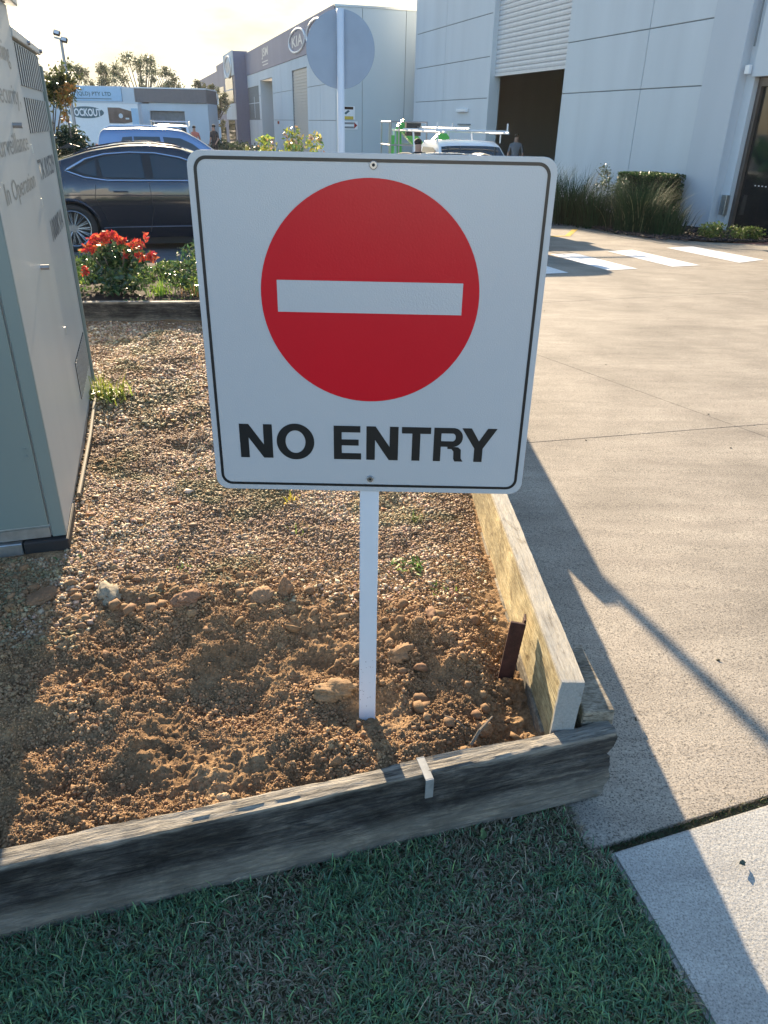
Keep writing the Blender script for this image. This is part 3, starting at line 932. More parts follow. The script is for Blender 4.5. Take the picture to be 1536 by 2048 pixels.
# ------------------------------------------------------------------ timber edging
def timber(name, length, h, t, mat, label, cat='sleeper', rough=0.004, ends=None, taper=None, nseg=140, bulge=0.0, parent=None, seed=1, group=None):
    """a sawn board along local x, thickness along local y, height along z, with worn faces"""
    ring = []
    kz, ky = 14, 5
    for i in range(kz): ring.append((-0.5, i / kz))
    for i in range(ky): ring.append((-0.5 + i / ky, 1.0))
    for i in range(kz): ring.append((0.5, 1 - i / kz))
    for i in range(ky): ring.append((0.5 - i / ky, 0.0))
    nr = len(ring)
    xs = np.linspace(0, length, nseg)
    V = np.zeros((nseg, nr, 3))
    for j, (a, b) in enumerate(ring):
        r1 = fbm(xs * 3 + a * 7, np.full(nseg, b * 9.0 + seed), 1.3, 4, seed) - 0.5
        r2 = fbm(xs * 22, np.full(nseg, b * 26.0 + a * 9), 1.0, 3, seed + 5) - 0.5
        cornr = 0.96 if (b in (0.0, 1.0) and abs(a) == 0.5) else 1.0
        yy = a * t * cornr + (r1 * 2.0 + r2) * rough * (1 if a > 0 else -1)
        if a < 0: yy = yy - bulge * math.sin(PI * min(1, b * 1.2)) * (1 - b)
        zz = b * h + (r1 * 1.6 + r2 * 0.8) * rough * (1.2 if b > 0.5 else 0.5)
        V[:, j, 0] = xs
        V[:, j, 1] = yy
        V[:, j, 2] = zz
    if ends:      # broken right end
        for j, (a, b) in enumerate(ring):
            cut = ends(a, b)
            lim = length - cut
            V[:, j, 0] = np.where(xs > length - 0.16, length - 0.16 + (xs - (length - 0.16)) * (0.16 - cut) / 0.16, xs)
    idx = np.arange(nseg * nr).reshape(nseg, nr)
    q = np.stack([idx[:-1], np.roll(idx[:-1], -1, 1), np.roll(idx[1:], -1, 1), idx[1:]], -1).reshape(-1, 4)
    co = V.reshape(-1, 3)
    # caps as centre fans made of degenerate-free quads
    c0, c1 = len(co), len(co) + 1
    cy = 0.0
    co = np.vstack([co, [[0, cy, h / 2]], [[V[-1, :, 0].mean() - 0.004, cy, h / 2]]])
    caps = []
    for j in range(0, nr, 2):
        caps.append([idx[0, j], idx[0, (j + 1) % nr], idx[0, (j + 2) % nr], c0])
        caps.append([idx[-1, (j + 2) % nr], idx[-1, (j + 1) % nr], idx[-1, j], c1])
    fcs = np.vstack([q, np.array(caps)])
    o = np_mesh(name, co, fcs, mat, parent, True)
    bm = bmesh.new(); bm.from_mesh(o.data)
    bmesh.ops.recalc_face_normals(bm, faces=bm.faces)
    bm.to_mesh(o.data); bm.free()
    o.data.set_sharp_from_angle(angle=R(32))
    if label: tag(o, label, cat, group)
    return o


def broken(a, b):
    v = 0.0
    v = float(np.interp(b, [0.0, 0.10, 0.30, 0.55, 0.66, 0.71, 0.77, 0.9, 1.0], [0.040, 0.028, 0.020, 0.022, 0.032, 0.040, 0.020, 0.012, 0.016]))
    return v + 0.016 * float(fbm(np.array([b * 9.0 + 3]), np.array([a * 6.0 + 5]), 1.7, 3, 91)[0])
a = math.atan(0.298)
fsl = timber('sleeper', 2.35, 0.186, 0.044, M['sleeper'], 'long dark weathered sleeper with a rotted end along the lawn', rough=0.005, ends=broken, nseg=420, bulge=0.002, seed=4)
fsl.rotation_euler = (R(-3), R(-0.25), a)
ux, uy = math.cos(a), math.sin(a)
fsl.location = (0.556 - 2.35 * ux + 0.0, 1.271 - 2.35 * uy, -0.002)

# wall on the right: two courses, then a third beyond
def wall_board(y0, y1, zb, h, mat, label, seed, leantop=0.03, x0=0.372, tk=0.052):
    """board running from near y0 to far y1 (local +x runs away from the camera)"""
    L = y1 - y0
    o = timber('sleeper', L, h, tk, mat, label, nseg=int(60 + L * 60), rough=0.0022, seed=seed)
    ang = R(90 + 2.3)
    o.location = (x0, y0, zb)
    o.rotation_euler = (R(2.5), R(0.6), ang)
    return o
wall_board(1.262, 3.66, 0.137, 0.19, M['pine'], 'pale yellow treated pine sleeper on edge right of the sign', 21, x0=0.413)
wall_board(1.30, 5.5, -0.06, 0.205, M['pine2'], 'lower course of the pine edging beside the driveway', 22, x0=0.395)
wall_board(3.70, 5.5, 0.10, 0.19, M['pine'], 'second course of pine edging towards the far end', 23, x0=0.305)
wall_board(3.72, 5.5, 0.285, 0.19, M['pine'], 'top course of pine edging beside the round sign', 24, x0=0.295)
# short outer block of the lower course
blk = MB().prism([(0.462, 1.283), (0.537, 1.290), (0.513, 1.535), (0.455, 1.48)], 'z', 0.178, 0.226).build('timber_offcut', M['pine2'], bevel=0.003)
tag(blk, 'short wedge of grey timber against the near end of the pine wall', 'timber')
blk2 = MB().prism([(0.46, 1.30), (0.525, 1.31), (0.495, 1.50), (0.452, 1.49)], 'z', -0.02, 0.172).build('timber_packer', M['pine2'], bevel=0.003)
tag(blk2, 'timber packer standing on the driveway under the grey wedge', 'timber')

far = timber('sleeper', 2.6, 0.19, 0.05, M['sleeper'], 'dark sleeper across the far end of the gravel bed', nseg=160, seed=9)
far.rotation_euler = (0, 0, R(6)); far.location = (-2.32, 5.36, 0.045)

# steel peg and galvanised strap
pg = MB()
Mt = Matrix.Translation((0.318, 1.515, 0.05)) @ Matrix.Rotation(R(-8), 4, 'Z') @ Matrix.Rotation(R(5), 4, 'Y')
pg.box((-0.018, -0.004, 0), (0.020, 0.004, 0.255), Mt)
pg.box((0.0145, 0.0045, 0), (0.0205, 0.034, 0.262), Mt)
tag(pg.build('steel_peg', M['rust'], bevel=0.001), 'rusty dark red steel angle peg against the pine wall', 'peg')
br = MB()
Mb = Matrix.Translation((0.098, 1.138, 0.1905)) @ Matrix.Rotation(a, 4, 'Z')
br.box((-0.009, -0.030, 0.0), (0.009, 0.030, 0.003), Mb)
br.box((-0.009, -0.033, -0.05), (0.009, -0.0298, 0.0029), Mb)
br.box((-0.009, 0.030, -0.04), (0.009, 0.033, 0.0029), Mb)
tag(br.build('strap_bracket', paint('dull_zinc', (0.26, 0.27, 0.27), 0.6, 0.3, 0.2, 40), bevel=0.0008), 'small galvanised strap hooked over the dark sleeper', 'bracket')
# twigs
for i, (p0, p1, p2, r, lab) in enumerate([((0.205, 1.225, 0.175), (0.225, 1.25, 0.195), (0.26, 1.30, 0.19), 0.004, 'grey twig against the corner of the sleeper'),
                                          ((0.15, 1.30, 0.19), (0.17, 1.28, 0.2), (0.20, 1.262, 0.187), 0.0015, 'thin forked straw in the bed corner'),
                                          ((-0.86, 3.1, 0.15), (-0.85, 3.0, 0.17), (-0.84, 2.88, 0.15), 0.004, 'bent dry twig on the gravel left of the sign')]):
    o = MB().tube([p0, p1, p2], [r, r * 0.9, r * 0.6], 6).build('twig', paint('twig_grey', (0.15, 0.12, 0.09), 0.9))
    tag(o, lab, 'twig')

# ------------------------------------------------------------------ the NO ENTRY sign
SY = 1.32
sg = empty('road_sign', (-0.03, SY, 0.17), 0, 'square white NO ENTRY sign with red disc on a white stake in the soil', 'sign')
def sg_loc(x, z): return (x + 0.03, z - 0.17)
def rrect(x0, z0, x1, z1, r, k=8):
    pts = []
    for cx, cz, a0 in ((x1 - r, z1 - r, 0), (x0 + r, z1 - r, 90), (x0 + r, z0 + r, 180), (x1 - r, z0 + r, 270)):
        for i in range(k + 1):
            t = R(a0 + 90 * i / k)
            pts.append((cx + r * math.cos(t), cz + r * math.sin(t)))
    return pts
PX0, PX1, PZ0, PZ1 = -0.331, 0.270, 0.754, 1.358
L_ = lambda pts: [sg_loc(*p) for p in pts]
pl = MB().prism(L_(rrect(PX0, PZ0, PX1, PZ1, 0.024)), 'y', 0.0, 0.0032).build('plate', M['plate'], sg, bevel=0.0006)
def ringmesh(name, outer, inner, y, mat, par):
    n = len(outer)
    vs = [(p[0], y, p[1]) for p in outer] + [(p[0], y, p[1]) for p in inner]
    return MB().add(vs, [(i, (i + 1) % n, (i + 1) % n + n, i + n) for i in range(n)]).build(name, mat, par)
ringmesh('border', L_(rrect(PX0 + 0.0105, PZ0 + 0.0105, PX1 - 0.0105, PZ1 - 0.008, 0.021)), L_(rrect(PX0 + 0.0158, PZ0 + 0.0158, PX1 - 0.0158, PZ1 - 0.0133, 0.016)), -0.0006, M['black'], sg)
cx, cz, rr = -0.032, 1.1315, 0.1905
disc = [sg_loc(cx + rr * math.cos(2 * PI * i / 96), cz + rr * math.sin(2 * PI * i / 96)) for i in range(96)]
MB().add([(p[0], -0.0006, p[1]) for p in disc], [tuple(range(96))]).build('red_disc', M['red'], sg)
MB().add([(p[0], -0.0012, p[1]) for p in L_([(-0.194, 1.1035), (0.129, 1.1035), (0.129, 1.158), (-0.194, 1.158)])], [(0, 1, 2, 3)]).build('white_bar', M['plate'], sg)

def letter(ch, x0, x1, z0=0.8225, z1=0.8915):
    w, h = x1 - x0, z1 - z0
    def T(p): return sg_loc(x0 + p[0] * w, z0 + p[1] * h)
    mb = MB()
    def poly(pts): mb.add([(T(p)[0], -0.0007, T(p)[1]) for p in pts], [tuple(range(len(pts)))])
    if ch == 'N':
        s = 0.27
        poly([(0, 0), (s, 0), (s, 0.60), (1 - s * 1.06, 0), (1, 0), (1, 1), (1 - s, 1), (1 - s, 0.40), (s * 1.06, 1), (0, 1)])
    elif ch == 'E':
        poly([(0, 0), (0.29, 0), (0.29, 1), (0, 1)])
        poly([(0.29, 0.81), (0.97, 0.81), (0.97, 1), (0.29, 1)]); poly([(0.29, 0.42), (0.91, 0.42), (0.91, 0.60), (0.29, 0.60)]); poly([(0.29, 0), (1, 0), (1, 0.19), (0.29, 0.19)])
    elif ch == 'T':
        poly([(0, 0.81), (1, 0.81), (1, 1), (0, 1)]); poly([(0.36, 0), (0.64, 0), (0.64, 0.81), (0.36, 0.81)])
    elif ch == 'Y':
        poly([(0.38, 0), (0.62, 0), (0.62, 0.40), (0.38, 0.40)])
        poly([(0.38, 0.40), (0.5, 0.40), (0.5, 0.62), (0.27, 1), (0, 1)]); poly([(0.62, 0.40), (1, 1), (0.73, 1), (0.5, 0.62), (0.5, 0.40)])
    elif ch == 'O':
        k = 48
        o_ = [(0.5 + 0.5 * math.cos(2 * PI * i / k), 0.5 + 0.535 * math.sin(2 * PI * i / k)) for i in range(k)]
        i_ = [(0.5 + 0.265 * math.cos(2 * PI * i / k), 0.5 + 0.335 * math.sin(2 * PI * i / k)) for i in range(k)]
        vs = [(T(p)[0], -0.0007, T(p)[1]) for p in o_ + i_]
        mb.add(vs, [(i, (i + 1) % k, (i + 1) % k + k, i + k) for i in range(k)])
    elif ch == 'R':
        poly([(0, 0), (0.235, 0), (0.235, 1), (0, 1)])
        k = 16
        oc = [(0.62 + 0.31 * math.cos(t), 0.72 + 0.28 * math.sin(t)) for t in [PI / 2 - PI * i / k for i in range(k + 1)]]
        ic = [(0.60 + 0.10 * math.cos(t), 0.72 + 0.115 * math.sin(t)) for t in [PI / 2 - PI * i / k for i in range(k + 1)]]
        oc = [(0.235, 1)] + oc + [(0.235, 0.44)]
        ic = [(0.235, 0.835)] + ic + [(0.235, 0.605)]
        n = len(oc)
        mb.add([(T(p)[0], -0.0007, T(p)[1]) for p in oc + ic], [(i, i + 1, i + 1 + n, i + n) for i in range(n - 1)])
        poly([(0.45, 0.4395), (0.66, 0.4395), (0.80, 0.43), (0.89, 0.36), (0.90, 0.10), (0.97, 0), (0.70, 0), (0.66, 0.08), (0.65, 0.30), (0.58, 0.375), (0.45, 0.375)])
    mb.build('letter', M['black'], sg)
for ch, x0, x1 in [('N', -0.279, -0.2165), ('O', -0.2085, -0.1365), ('E', -0.099, -0.0465), ('N', -0.0365, 0.0245), ('T', 0.031, 0.0865), ('R', 0.0925, 0.152), ('Y', 0.1455, 0.2125)]:
    letter(ch, x0, x1)
for z in (1.341, 0.782):
    x_, z_ = sg_loc(-0.0285, z)
    b = MB().tube([(x_, -0.0035, z_), (x_, 0.001, z_)], [0.0062, 0.0070], 16).build('bolt', M['bolt'], sg, bevel=0.0006)
    MB().tube([(x_, -0.0042, z_), (x_, -0.0036, z_)], 0.0026, 8).build('bolt_socket', M['darkvoid'], b)
MB().box((-0.0190, 0.0035, -0.10), (0.0192, 0.0225, 1.175)).build('stake', M['post'], sg, bevel=0.0015)
# mud splashes on the stake
mb = MB()
for k in range(24):
    zz = random.uniform(0.02, 0.16); xx = random.uniform(-0.017, 0.012); r = random.uniform(0.0004, 0.0012)
    mb.add([(xx + r * math.cos(t), 0.0031, zz + r * 0.8 * math.sin(t)) for t in (0, 1.2, 2.4, 3.7, 5)], [(0, 1, 2, 3, 4)])
tag(mb.build('mud_splash', M['rust'], sg), kind='stuff')

# ------------------------------------------------------------------ round sign seen from behind
rs = empty('round_sign', (-0.383, 6.3, 0.0), R(3), 'round grey traffic sign seen from behind on a pale post', 'sign')
zc = 1.4 + (1.815 - 1.4) * 6.3 / 5.57
MB().tube([(0, -0.006, zc), (0, -0.0036, zc)], 0.2475, 64).build('disc', M['alu'], rs, bevel=0.0008)
MB().tube([(0, -0.034, -0.12), (0, -0.034, zc + 0.245)], 0.0265, 20).build('post', M['post'], rs, smooth=False)
rs_ch = [o for o in bpy.data.objects if o.name == 'post' and o.parent == rs][0]
for p in rs_ch.data.polygons: p.use_smooth = len(p.vertices) == 4

# ------------------------------------------------------------------ electrical cabinet
CAZ = 17.0
cb = empty('electrical_cabinet', (-1.036, 2.10, 0.0), R(CAZ), 'tall grey green electrical kiosk with vents and faded warning lettering', 'electrical cabinet')
# local: +y along the side face, -x along the front face. near body 0..0.93, far body 0.93..1.78
FT = 0.035
box('near_body', (-1.3, 0.012, 0.19), (0.0, 0.93, 1.733), M['cabside'], cb, 0.003)
box('corner_post', (-0.042, 0.0, 0.19), (-0.0005, 0.0118, 1.70), M['cab'], cb, 0.002)
box('door', (-0.70, -0.002, 0.235), (-0.047, 0.0105, 1.66), M['cab'], cb, 0.002)
box('sill_rail', (-0.70, -0.001, 0.192), (-0.047, 0.0102, 0.2265), M['galv'], cb)
box('far_body', (-1.25, 0.932, 0.16), (-0.010, 1.80, 1.64), M['cabside'], cb, 0.003)
box('edge_flange', (-0.0098, 1.765, 0.16), (0.004, 1.80, 1.60), M['cab'], cb, 0.002)
MB().prism([(-0.05, 1.735), (0.99, 1.735), (0.99, 1.785), (-0.05, 1.785)], 'x', -1.33, 0.03).build('roof', M['cabside'], cb, bevel=0.004)
MB().prism([(0.935, 1.642), (1.81, 1.642), (1.81, 1.668), (0.935, 1.675)], 'x', -1.26, 0.004).build('far_roof', M['cabside'], cb, bevel=0.003)
for yy in (1.35, 1.78):
    MB().tube([(0.0, yy, 1.655), (0.014, yy, 1.655)], 0.008, 8).build('roof_bolt', M['bolt'], cb)
# louvre slots: dark recess with upright bars, two rows
def louvre(y0, y1, z0, z1, n, nm='vent'):
    v = box(nm, (-0.0096, y0, z0), (-0.0064, y1, z1), M['darkvoid'], cb)
    w = (y1 - y0) / n
    for i in range(n + 1):
        box('vent_bar', (-0.0062, y0 + w * i - w * 0.19, z0), (-0.0048, y0 + w * i + w * 0.19, z1), M['cabside'], v)
    return v
louvre(0.985, 1.73, 1.50, 1.632, 11)
louvre(0.985, 1.73, 1.345, 1.462, 11)
louvre(1.15, 1.70, 0.27, 0.44, 12)
# bolts (padlock studs) sticking out of the side face
for yy, zz in ((0.55, 1.375), (0.57, 0.94)):
    b = MB().tube([(0.0, yy, zz), (0.028, yy, zz)], 0.0085, 10).build('stud', M['bolt'], cb)
for yy in (0.0,):
    for zz in (0.50, 0.475):
        MB().tube([(-0.066, -0.0055, zz), (-0.066, -0.001, zz)], 0.0055, 10).build('rivet', M['cab'], cb)
for i, zz in enumerate((1.28, 1.10, 0.62)):
    box('seam_clip', (-0.001, 0.922, zz), (0.003, 0.931, zz + 0.03), M['galv'], cb)
# feet and plinth
box('rubber_foot', (-0.13, -0.02, 0.145), (0.006, 0.25, 0.187), M['rubber'], cb, 0.004)
box('base_channel', (-1.3, -0.015, 0.120), (-0.135, 0.06, 0.185), M['galv'], cb, 0.002)
box('plinth', (-1.28, 0.03, 0.02), (-0.012, 1.80, 0.157), M['kerb'], cb)
MB().tube([(0.012, 0.35, 0.17), (0.016, 1.0, 0.15), (0.012, 1.78, 0.15)], 0.007, 8).build('conduit', paint('buff_conduit', (0.20, 0.17, 0.12), 0.8), cb)


def text(s, w, h, M4, mat, parent, name='lettering', bold=0.0, depth=0.0):
    cu = bpy.data.curves.new('txt', 'FONT')
    cu.body = s
    cu.size = 1
    cu.offset = bold
    cu.extrude = depth
    cu.resolution_u = 3
    ob = bpy.data.objects.new('txt', cu)
    col.objects.link(ob)
    dg = bpy.context.evaluated_depsgraph_get()
    me = bpy.data.meshes.new_from_object(ob.evaluated_get(dg))
    bpy.data.objects.remove(ob)
    co = np.array([v.co[:] for v in me.vertices])
    lo, hi = co.min(0), co.max(0)
    sz = np.maximum(hi - lo, 1e-6)
    co = (co - lo) / np.array([sz[0], sz[1], 1])
    co[:, 0] = (co[:, 0] - 0.5) * w
    co[:, 1] = (co[:, 1] - 0.5) * h
    for v, c in zip(me.vertices, co): v.co = M4 @ Vector(c)
    me.materials.clear()
    me.materials.append(mat)
    o = bpy.data.objects.new(name, me)
    col.objects.link(o)
    o.parent = parent
    return o


def face_right(y, z, x):   # text on a face whose outward normal is local +x, reading towards +y
    return Matrix(((0, 0, 1, x), (1, 0, 0, y), (0, 1, 0, z), (0, 0, 0, 1)))


def face_left(y, z, x):    # outward normal local -x, reading towards -y
    return Matrix(((0, 0, -1, x), (-1, 0, 0, y), (0, 1, 0, z), (0, 0, 0, 1)))


def face_front(x, y, z):   # outward normal local -y, reading towards +x
    return Matrix(((1, 0, 0, x), (0, 0, -1, y), (0, 1, 0, z), (0, 0, 0, 1)))


for s_, w_, z_, h_ in (('Warning', 0.46, 1.575, 0.078), ('Security,', 0.52, 1.455, 0.078), ('Surveillance', 0.72, 1.325, 0.058), ('In Operation', 0.70, 1.195, 0.076)):
    text(s_, w_, h_, face_right(0.84 - w_ / 2 if s_ != 'Warning' else 0.54, z_, 0.0012), M['cabtext'], cb)
text('&', 0.07, 0.06, face_right(0.26, 1.462, 0.0012), M['cabtext'], cb)
text('TX RY529', 0.60, 0.075, face_right(1.40, 1.215, -0.0088), M['cabtext2'], cb, bold=0.01)
text('1000KVA', 0.52, 0.085, face_right(1.42, 0.985, -0.0088), M['cabtext2'], cb, bold=0.01)

# ------------------------------------------------------------------ planting strip beyond the far sleeper, kerb
def strip_h(x, y): return 0.19 - 0.06 * (y - 5.45) + 0.03 * (fbm(x, y, 5, 3, 8) - 0.5)
gx, gy = np.meshgrid(np.linspace(-6.5, 0.33, 160), np.linspace(5.40, 8.36, 60))
gy = gy + 0.10 * (gx + 2.32) * np.clip((6.5 - gy), 0, 1)
tag(grid_mesh('planting_soil', gx, gy, strip_h(gx, gy), M['mulch']), kind='structure')
kb = sheet('kerb', [(-7, 8.37), (0.28, 8.37), (0.28, 8.50), (-7, 8.50)], M['kerb'], None, 0, 0.3, 'structure', z=-0.06)


def leafcloud(name, blobs, n, size, cols, parent=None, mat=None, flat=0.7, kind=None, colvar=0.2, shell=0.45):
    """leaf sized faces spread through ellipsoid clumps: blobs = (x,y,z,rx,ry,rz)"""
    B = np.array(blobs, float)
    wgt = (B[:, 3] * B[:, 4] * B[:, 5]) ** 0.66
    which = rng.choice(len(B), n, p=wgt / wgt.sum())
    d = rng.normal(size=(n, 3))
    d /= np.linalg.norm(d, axis=1)[:, None]
    r = (shell + (1 - shell) * rng.uniform(0, 1, n)) * (1 + rng.normal(0, 0.08, n))
    P = B[which, :3] + d * B[which, 3:] * r[:, None]
    s = size * rng.uniform(0.55, 1.3, n)
    Rm = rand_rot(n)
    q = np.array([(-1, 0, 0), (0, -0.45, 0.1), (1, 0, 0), (0, 0.45, 0.1)]) * 1.0
    v = np.einsum('nij,kj->nki', Rm, q) * s[:, None, None] + P[:, None, :]
    f = np.array([[0, 1, 2, 3]])[None] + (np.arange(n) * 4)[:, None, None]
    clump = (0.75 + 0.5 * rng.uniform(0, 1, len(B)))[which]
    c = np.clip(palette(cols, n, colvar) * clump[:, None], 0.004, 0.9)
    return np_mesh(name, v.reshape(-1, 3), f.reshape(-1, 4), mat or M['leaf'], parent, False, np.repeat(c[:, None], 4, 1).reshape(-1, 3))


# red tipped shrub
rsb = empty('red_shrub', (-2.30, 6.25, 0.12), 0, 'small round shrub with red new leaves in front of the dark car', 'shrub')
blobs = [(rng.normal(0, 0.13), rng.normal(0, 0.10), 0.16 + rng.uniform(-0.06, 0.10), 0.10, 0.10, 0.09) for _ in range(16)]
leafcloud('leaves', blobs, 3200, 0.017, [(0.035, 0.085, 0.03), (0.05, 0.11, 0.035), (0.03, 0.06, 0.03), (0.10, 0.14, 0.05)], rsb, M['glossleaf'])
tips = [(-0.08, 0, 0.33, 0.075, 0.06, 0.035), (-0.02, 0.02, 0.35, 0.06, 0.06, 0.03), (0.05, 0, 0.32, 0.035, 0.05, 0.03), (0.14, 0, 0.30, 0.05, 0.05, 0.035), (-0.15, 0, 0.27, 0.05, 0.05, 0.035),
        (0.22, 0, 0.23, 0.035, 0.05, 0.04), (0.17, -0.05, 0.24, 0.03, 0.03, 0.03), (-0.17, -0.08, 0.14, 0.025, 0.03, 0.035), (0.20, 0, 0.34, 0.015, 0.015, 0.04), (0.08, -0.06, 0.25, 0.02, 0.02, 0.03)]
tag(leafcloud('red_tips', tips, 560, 0.017, [(0.50, 0.045, 0.04), (0.60, 0.09, 0.05), (0.42, 0.03, 0.05), (0.55, 0.16, 0.06)], rsb), kind='stuff')
mb = MB()
for k in range(7):
    t = k * 0.9
    mb.tube([(0, 0, -0.05), (0.05 * math.cos(t), 0.05 * math.sin(t), 0.1), (0.13 * math.cos(t), 0.12 * math.sin(t), 0.24)], [0.006, 0.005, 0.003], 5)
mb.build('stems', M['bark'], rsb)
rsb.scale = (1.35, 1.2, 1.28)
rsb.location.x = -2.22
# ground cover
blobs = [(rng.uniform(-3.1, -1.1), rng.uniform(5.65, 7.8), 0.12 + rng.uniform(-0.03, 0.04), 0.14, 0.12, 0.05) for _ in range(130)]
o = leafcloud('ground_cover', blobs, 17000, 0.02, [(0.07, 0.13, 0.035), (0.12, 0.20, 0.04), (0.05, 0.09, 0.03), (0.2, 0.26, 0.06)], None, M['glossleaf'])
tag(o, 'low leafy ground cover behind the far sleeper', 'ground cover', kind='stuff')
plant_leaves('strappy_plant', (-1.80, 6.0, 0.12), 60, 0.26, 0.006, [(0.26, 0.40, 0.05), (0.18, 0.32, 0.05)], 'bright lime strappy plant right of the red shrub', 'plant', None, (0.1, 1.0), None, 0.05)
plant_leaves('strappy_plant', (-1.52, 6.0, 0.12), 40, 0.22, 0.005, [(0.18, 0.28, 0.06), (0.36, 0.2, 0.08)], 'strappy plant with reddish tips against the edge of the sign', 'plant', None, (0.1, 0.8), None, 0.04)
plant_leaves('strappy_plant', (-2.72, 6.1, 0.12), 50, 0.38, 0.011, [(0.10, 0.17, 0.05), (0.17, 0.22, 0.07)], 'tall dull green strappy plant between cabinet and red shrub', 'plant', None, (0.05, 0.7), None, 0.05)

# yellow shrub seen above the sign
ys = empty('yellow_shrub', (-0.98, 7.3, 0.02), 0, 'variegated yellow and pink shrub rising above the top edge of the sign', 'shrub')
blobs = [(rng.normal(0, 0.12), rng.normal(0, 0.12), 0.95 + rng.uniform(-0.25, 0.32), 0.10, 0.10, 0.10) for _ in range(18)] + [(0, 0, 0.6, 0.28, 0.28, 0.25), (0.0, 0, 0.95, 0.22, 0.2, 0.2)]
leafcloud('leaves', blobs, 3600, 0.026, [(0.36, 0.38, 0.07), (0.48, 0.44, 0.12), (0.20, 0.28, 0.06), (0.50, 0.32, 0.22), (0.14, 0.22, 0.05)], ys, M['glossleaf'])
mb = MB()
for k in range(5): mb.tube([(0.02 * k - 0.04, 0, -0.1), (0.05 * (k - 2), 0.02, 0.5), (0.09 * (k - 2), 0, 1.0)], [0.012, 0.009, 0.004], 5)
mb.build('stems', M['bark'], ys)

# ------------------------------------------------------------------ right building
G0 = gz(18)
rb = empty('warehouse', (6.8, 18.2, 0), R(17.5), 'large pale grey tilt panel warehouse with a half open roller door', 'building')
WX = 0.12      # face of the panels, local x; the building stands on the +x side
def panel(y0, y1, z0, z1, x=WX, mat=None, nm='wall_panel'):
    return box(nm, (x, y0 + 0.012, z0 + 0.012), (x + 0.14, y1 - 0.012, z1 - 0.012), mat or M['wall'], rb, 0.006)
zj = [G0 - 0.1, 2.265, 3.51, 4.76, 6.0, 7.4]
ys_ = [0.40, 2.82, 6.72]
for a_, b_ in zip(ys_[:-1], ys_[1:]):
    for c_, d_ in zip(zj[:-1], zj[1:]): panel(a_, b_, c_, d_)
for a_, b_ in ((12.0, 16.3), (16.3, 19.7)):
    for c_, d_ in zip(zj[:-1], zj[1:]): panel(a_, b_, c_, d_)
panel(6.72, 12.0, 5.35, 7.4)
box('joint_backing', (WX + 0.02, 0.4, G0), (WX + 0.16, 6.70, 7.35), M['joint'], rb)
box('joint_backing', (WX + 0.02, 12.02, G0), (WX + 0.16, 19.68, 7.35), M['joint'], rb)
box('end_wall', (WX + 0.01, 19.705, G0 - 0.1), (18, 19.9, 7.4), M['wall'], rb)
box('rear_wall', (18.0, -9, G0 - 0.1), (18.2, 19.9, 7.4), M['wall'], rb)
box('near_wall', (0.2, -9.2, G0 - 0.1), (18, -9.0, 7.4), M['wall'], rb)
box('roof', (0.3, -9.1, 7.2), (18.1, 19.8, 7.32), M['galv'], rb)
box('workshop_wall', (9.0, 0.5, G0), (9.1, 19.6, 7.1), M['interior'], rb)
box('workshop_wall', (0.35, 0.7, G0), (8.9, 0.8, 7.1), M['interior'], rb)
box('workshop_floor', (WX, 0.9, G0 - 0.05), (8.9, 19.6, G0 + 0.012), M['intfloor'], rb)
# reveals of the door opening
box('door_reveal', (0.262, 6.60, G0), (0.50, 6.705, 5.4), M['joint'], rb)
box('door_reveal', (WX - 0.012, 11.86, G0), (0.50, 11.985, 5.4), M['wall'], rb)
# shelving and gear inside
for i, (yy, zz) in enumerate(((8.0, 0.3), (9.6, 0.5), (11.2, 0.2))):
    box('shelf_unit', (8.2, yy, G0), (8.8, yy + 1.2, G0 + 1.2 + zz), M['steelg'] if i == 1 else M['interior'], rb)
# roller curtain, each slat a part
rd = empty('roller_door', (0.30, 6.72, 3.0)); rd.parent = rb
k = 0
z = 3.0
sl_me = None
while z < 5.35:
    if sl_me is None:
        o = MB().prism([(0.0, 0.0), (-0.020, 0.02), (-0.028, 0.07), (-0.020, 0.12), (0.0, 0.134), (0.01, 0.13), (0.01, 0.0)], 'y', 0.0, 5.14)
        o.v = [(v[0], v[1], v[2]) for v in o.v]
        o = o.build('roller_slat', M['slat'], rd)
        sl_me = o
    else:
        o = sl_me.copy(); col.objects.link(o)
    o.location = (0, 0, z - 3.0)
    z += 0.138
box('bottom_rail', (-0.03, 0.0, -0.09), (0.02, 5.14, -0.003), M['slat'], rd)
# column and portal
box('column', (0.0, -0.72, G0 - 0.1), (0.50, 0.385, 7.45), paint('column_paint', (0.54, 0.565, 0.595), 0.75, var=0.05, scale=1.0, streak=True, bstr=0.2, bscale=30), rb, 0.01)
box('recess_panel', (0.20, -0.98, G0 - 0.1), (0.49, -0.722, 7.4), M['wall'], rb)
box('lintel_panel', (0.10, -8.9, 2.37), (0.30, -0.99, 7.4), M['wall'], rb, 0.006)
MB().tube([(0.085, -0.90, 2.9), (0.085, -0.90, 7.2)], 0.02, 8).build('downpipe', M['joint'], rb)
box('junction_box', (0.03, -0.96, 2.42), (0.099, -0.83, 2.58), M['white'], rb, 0.006)
box('meter_box', (0.10, -1.02, -0.22), (0.199, -0.86, 0.18), M['galv'], rb, 0.006)
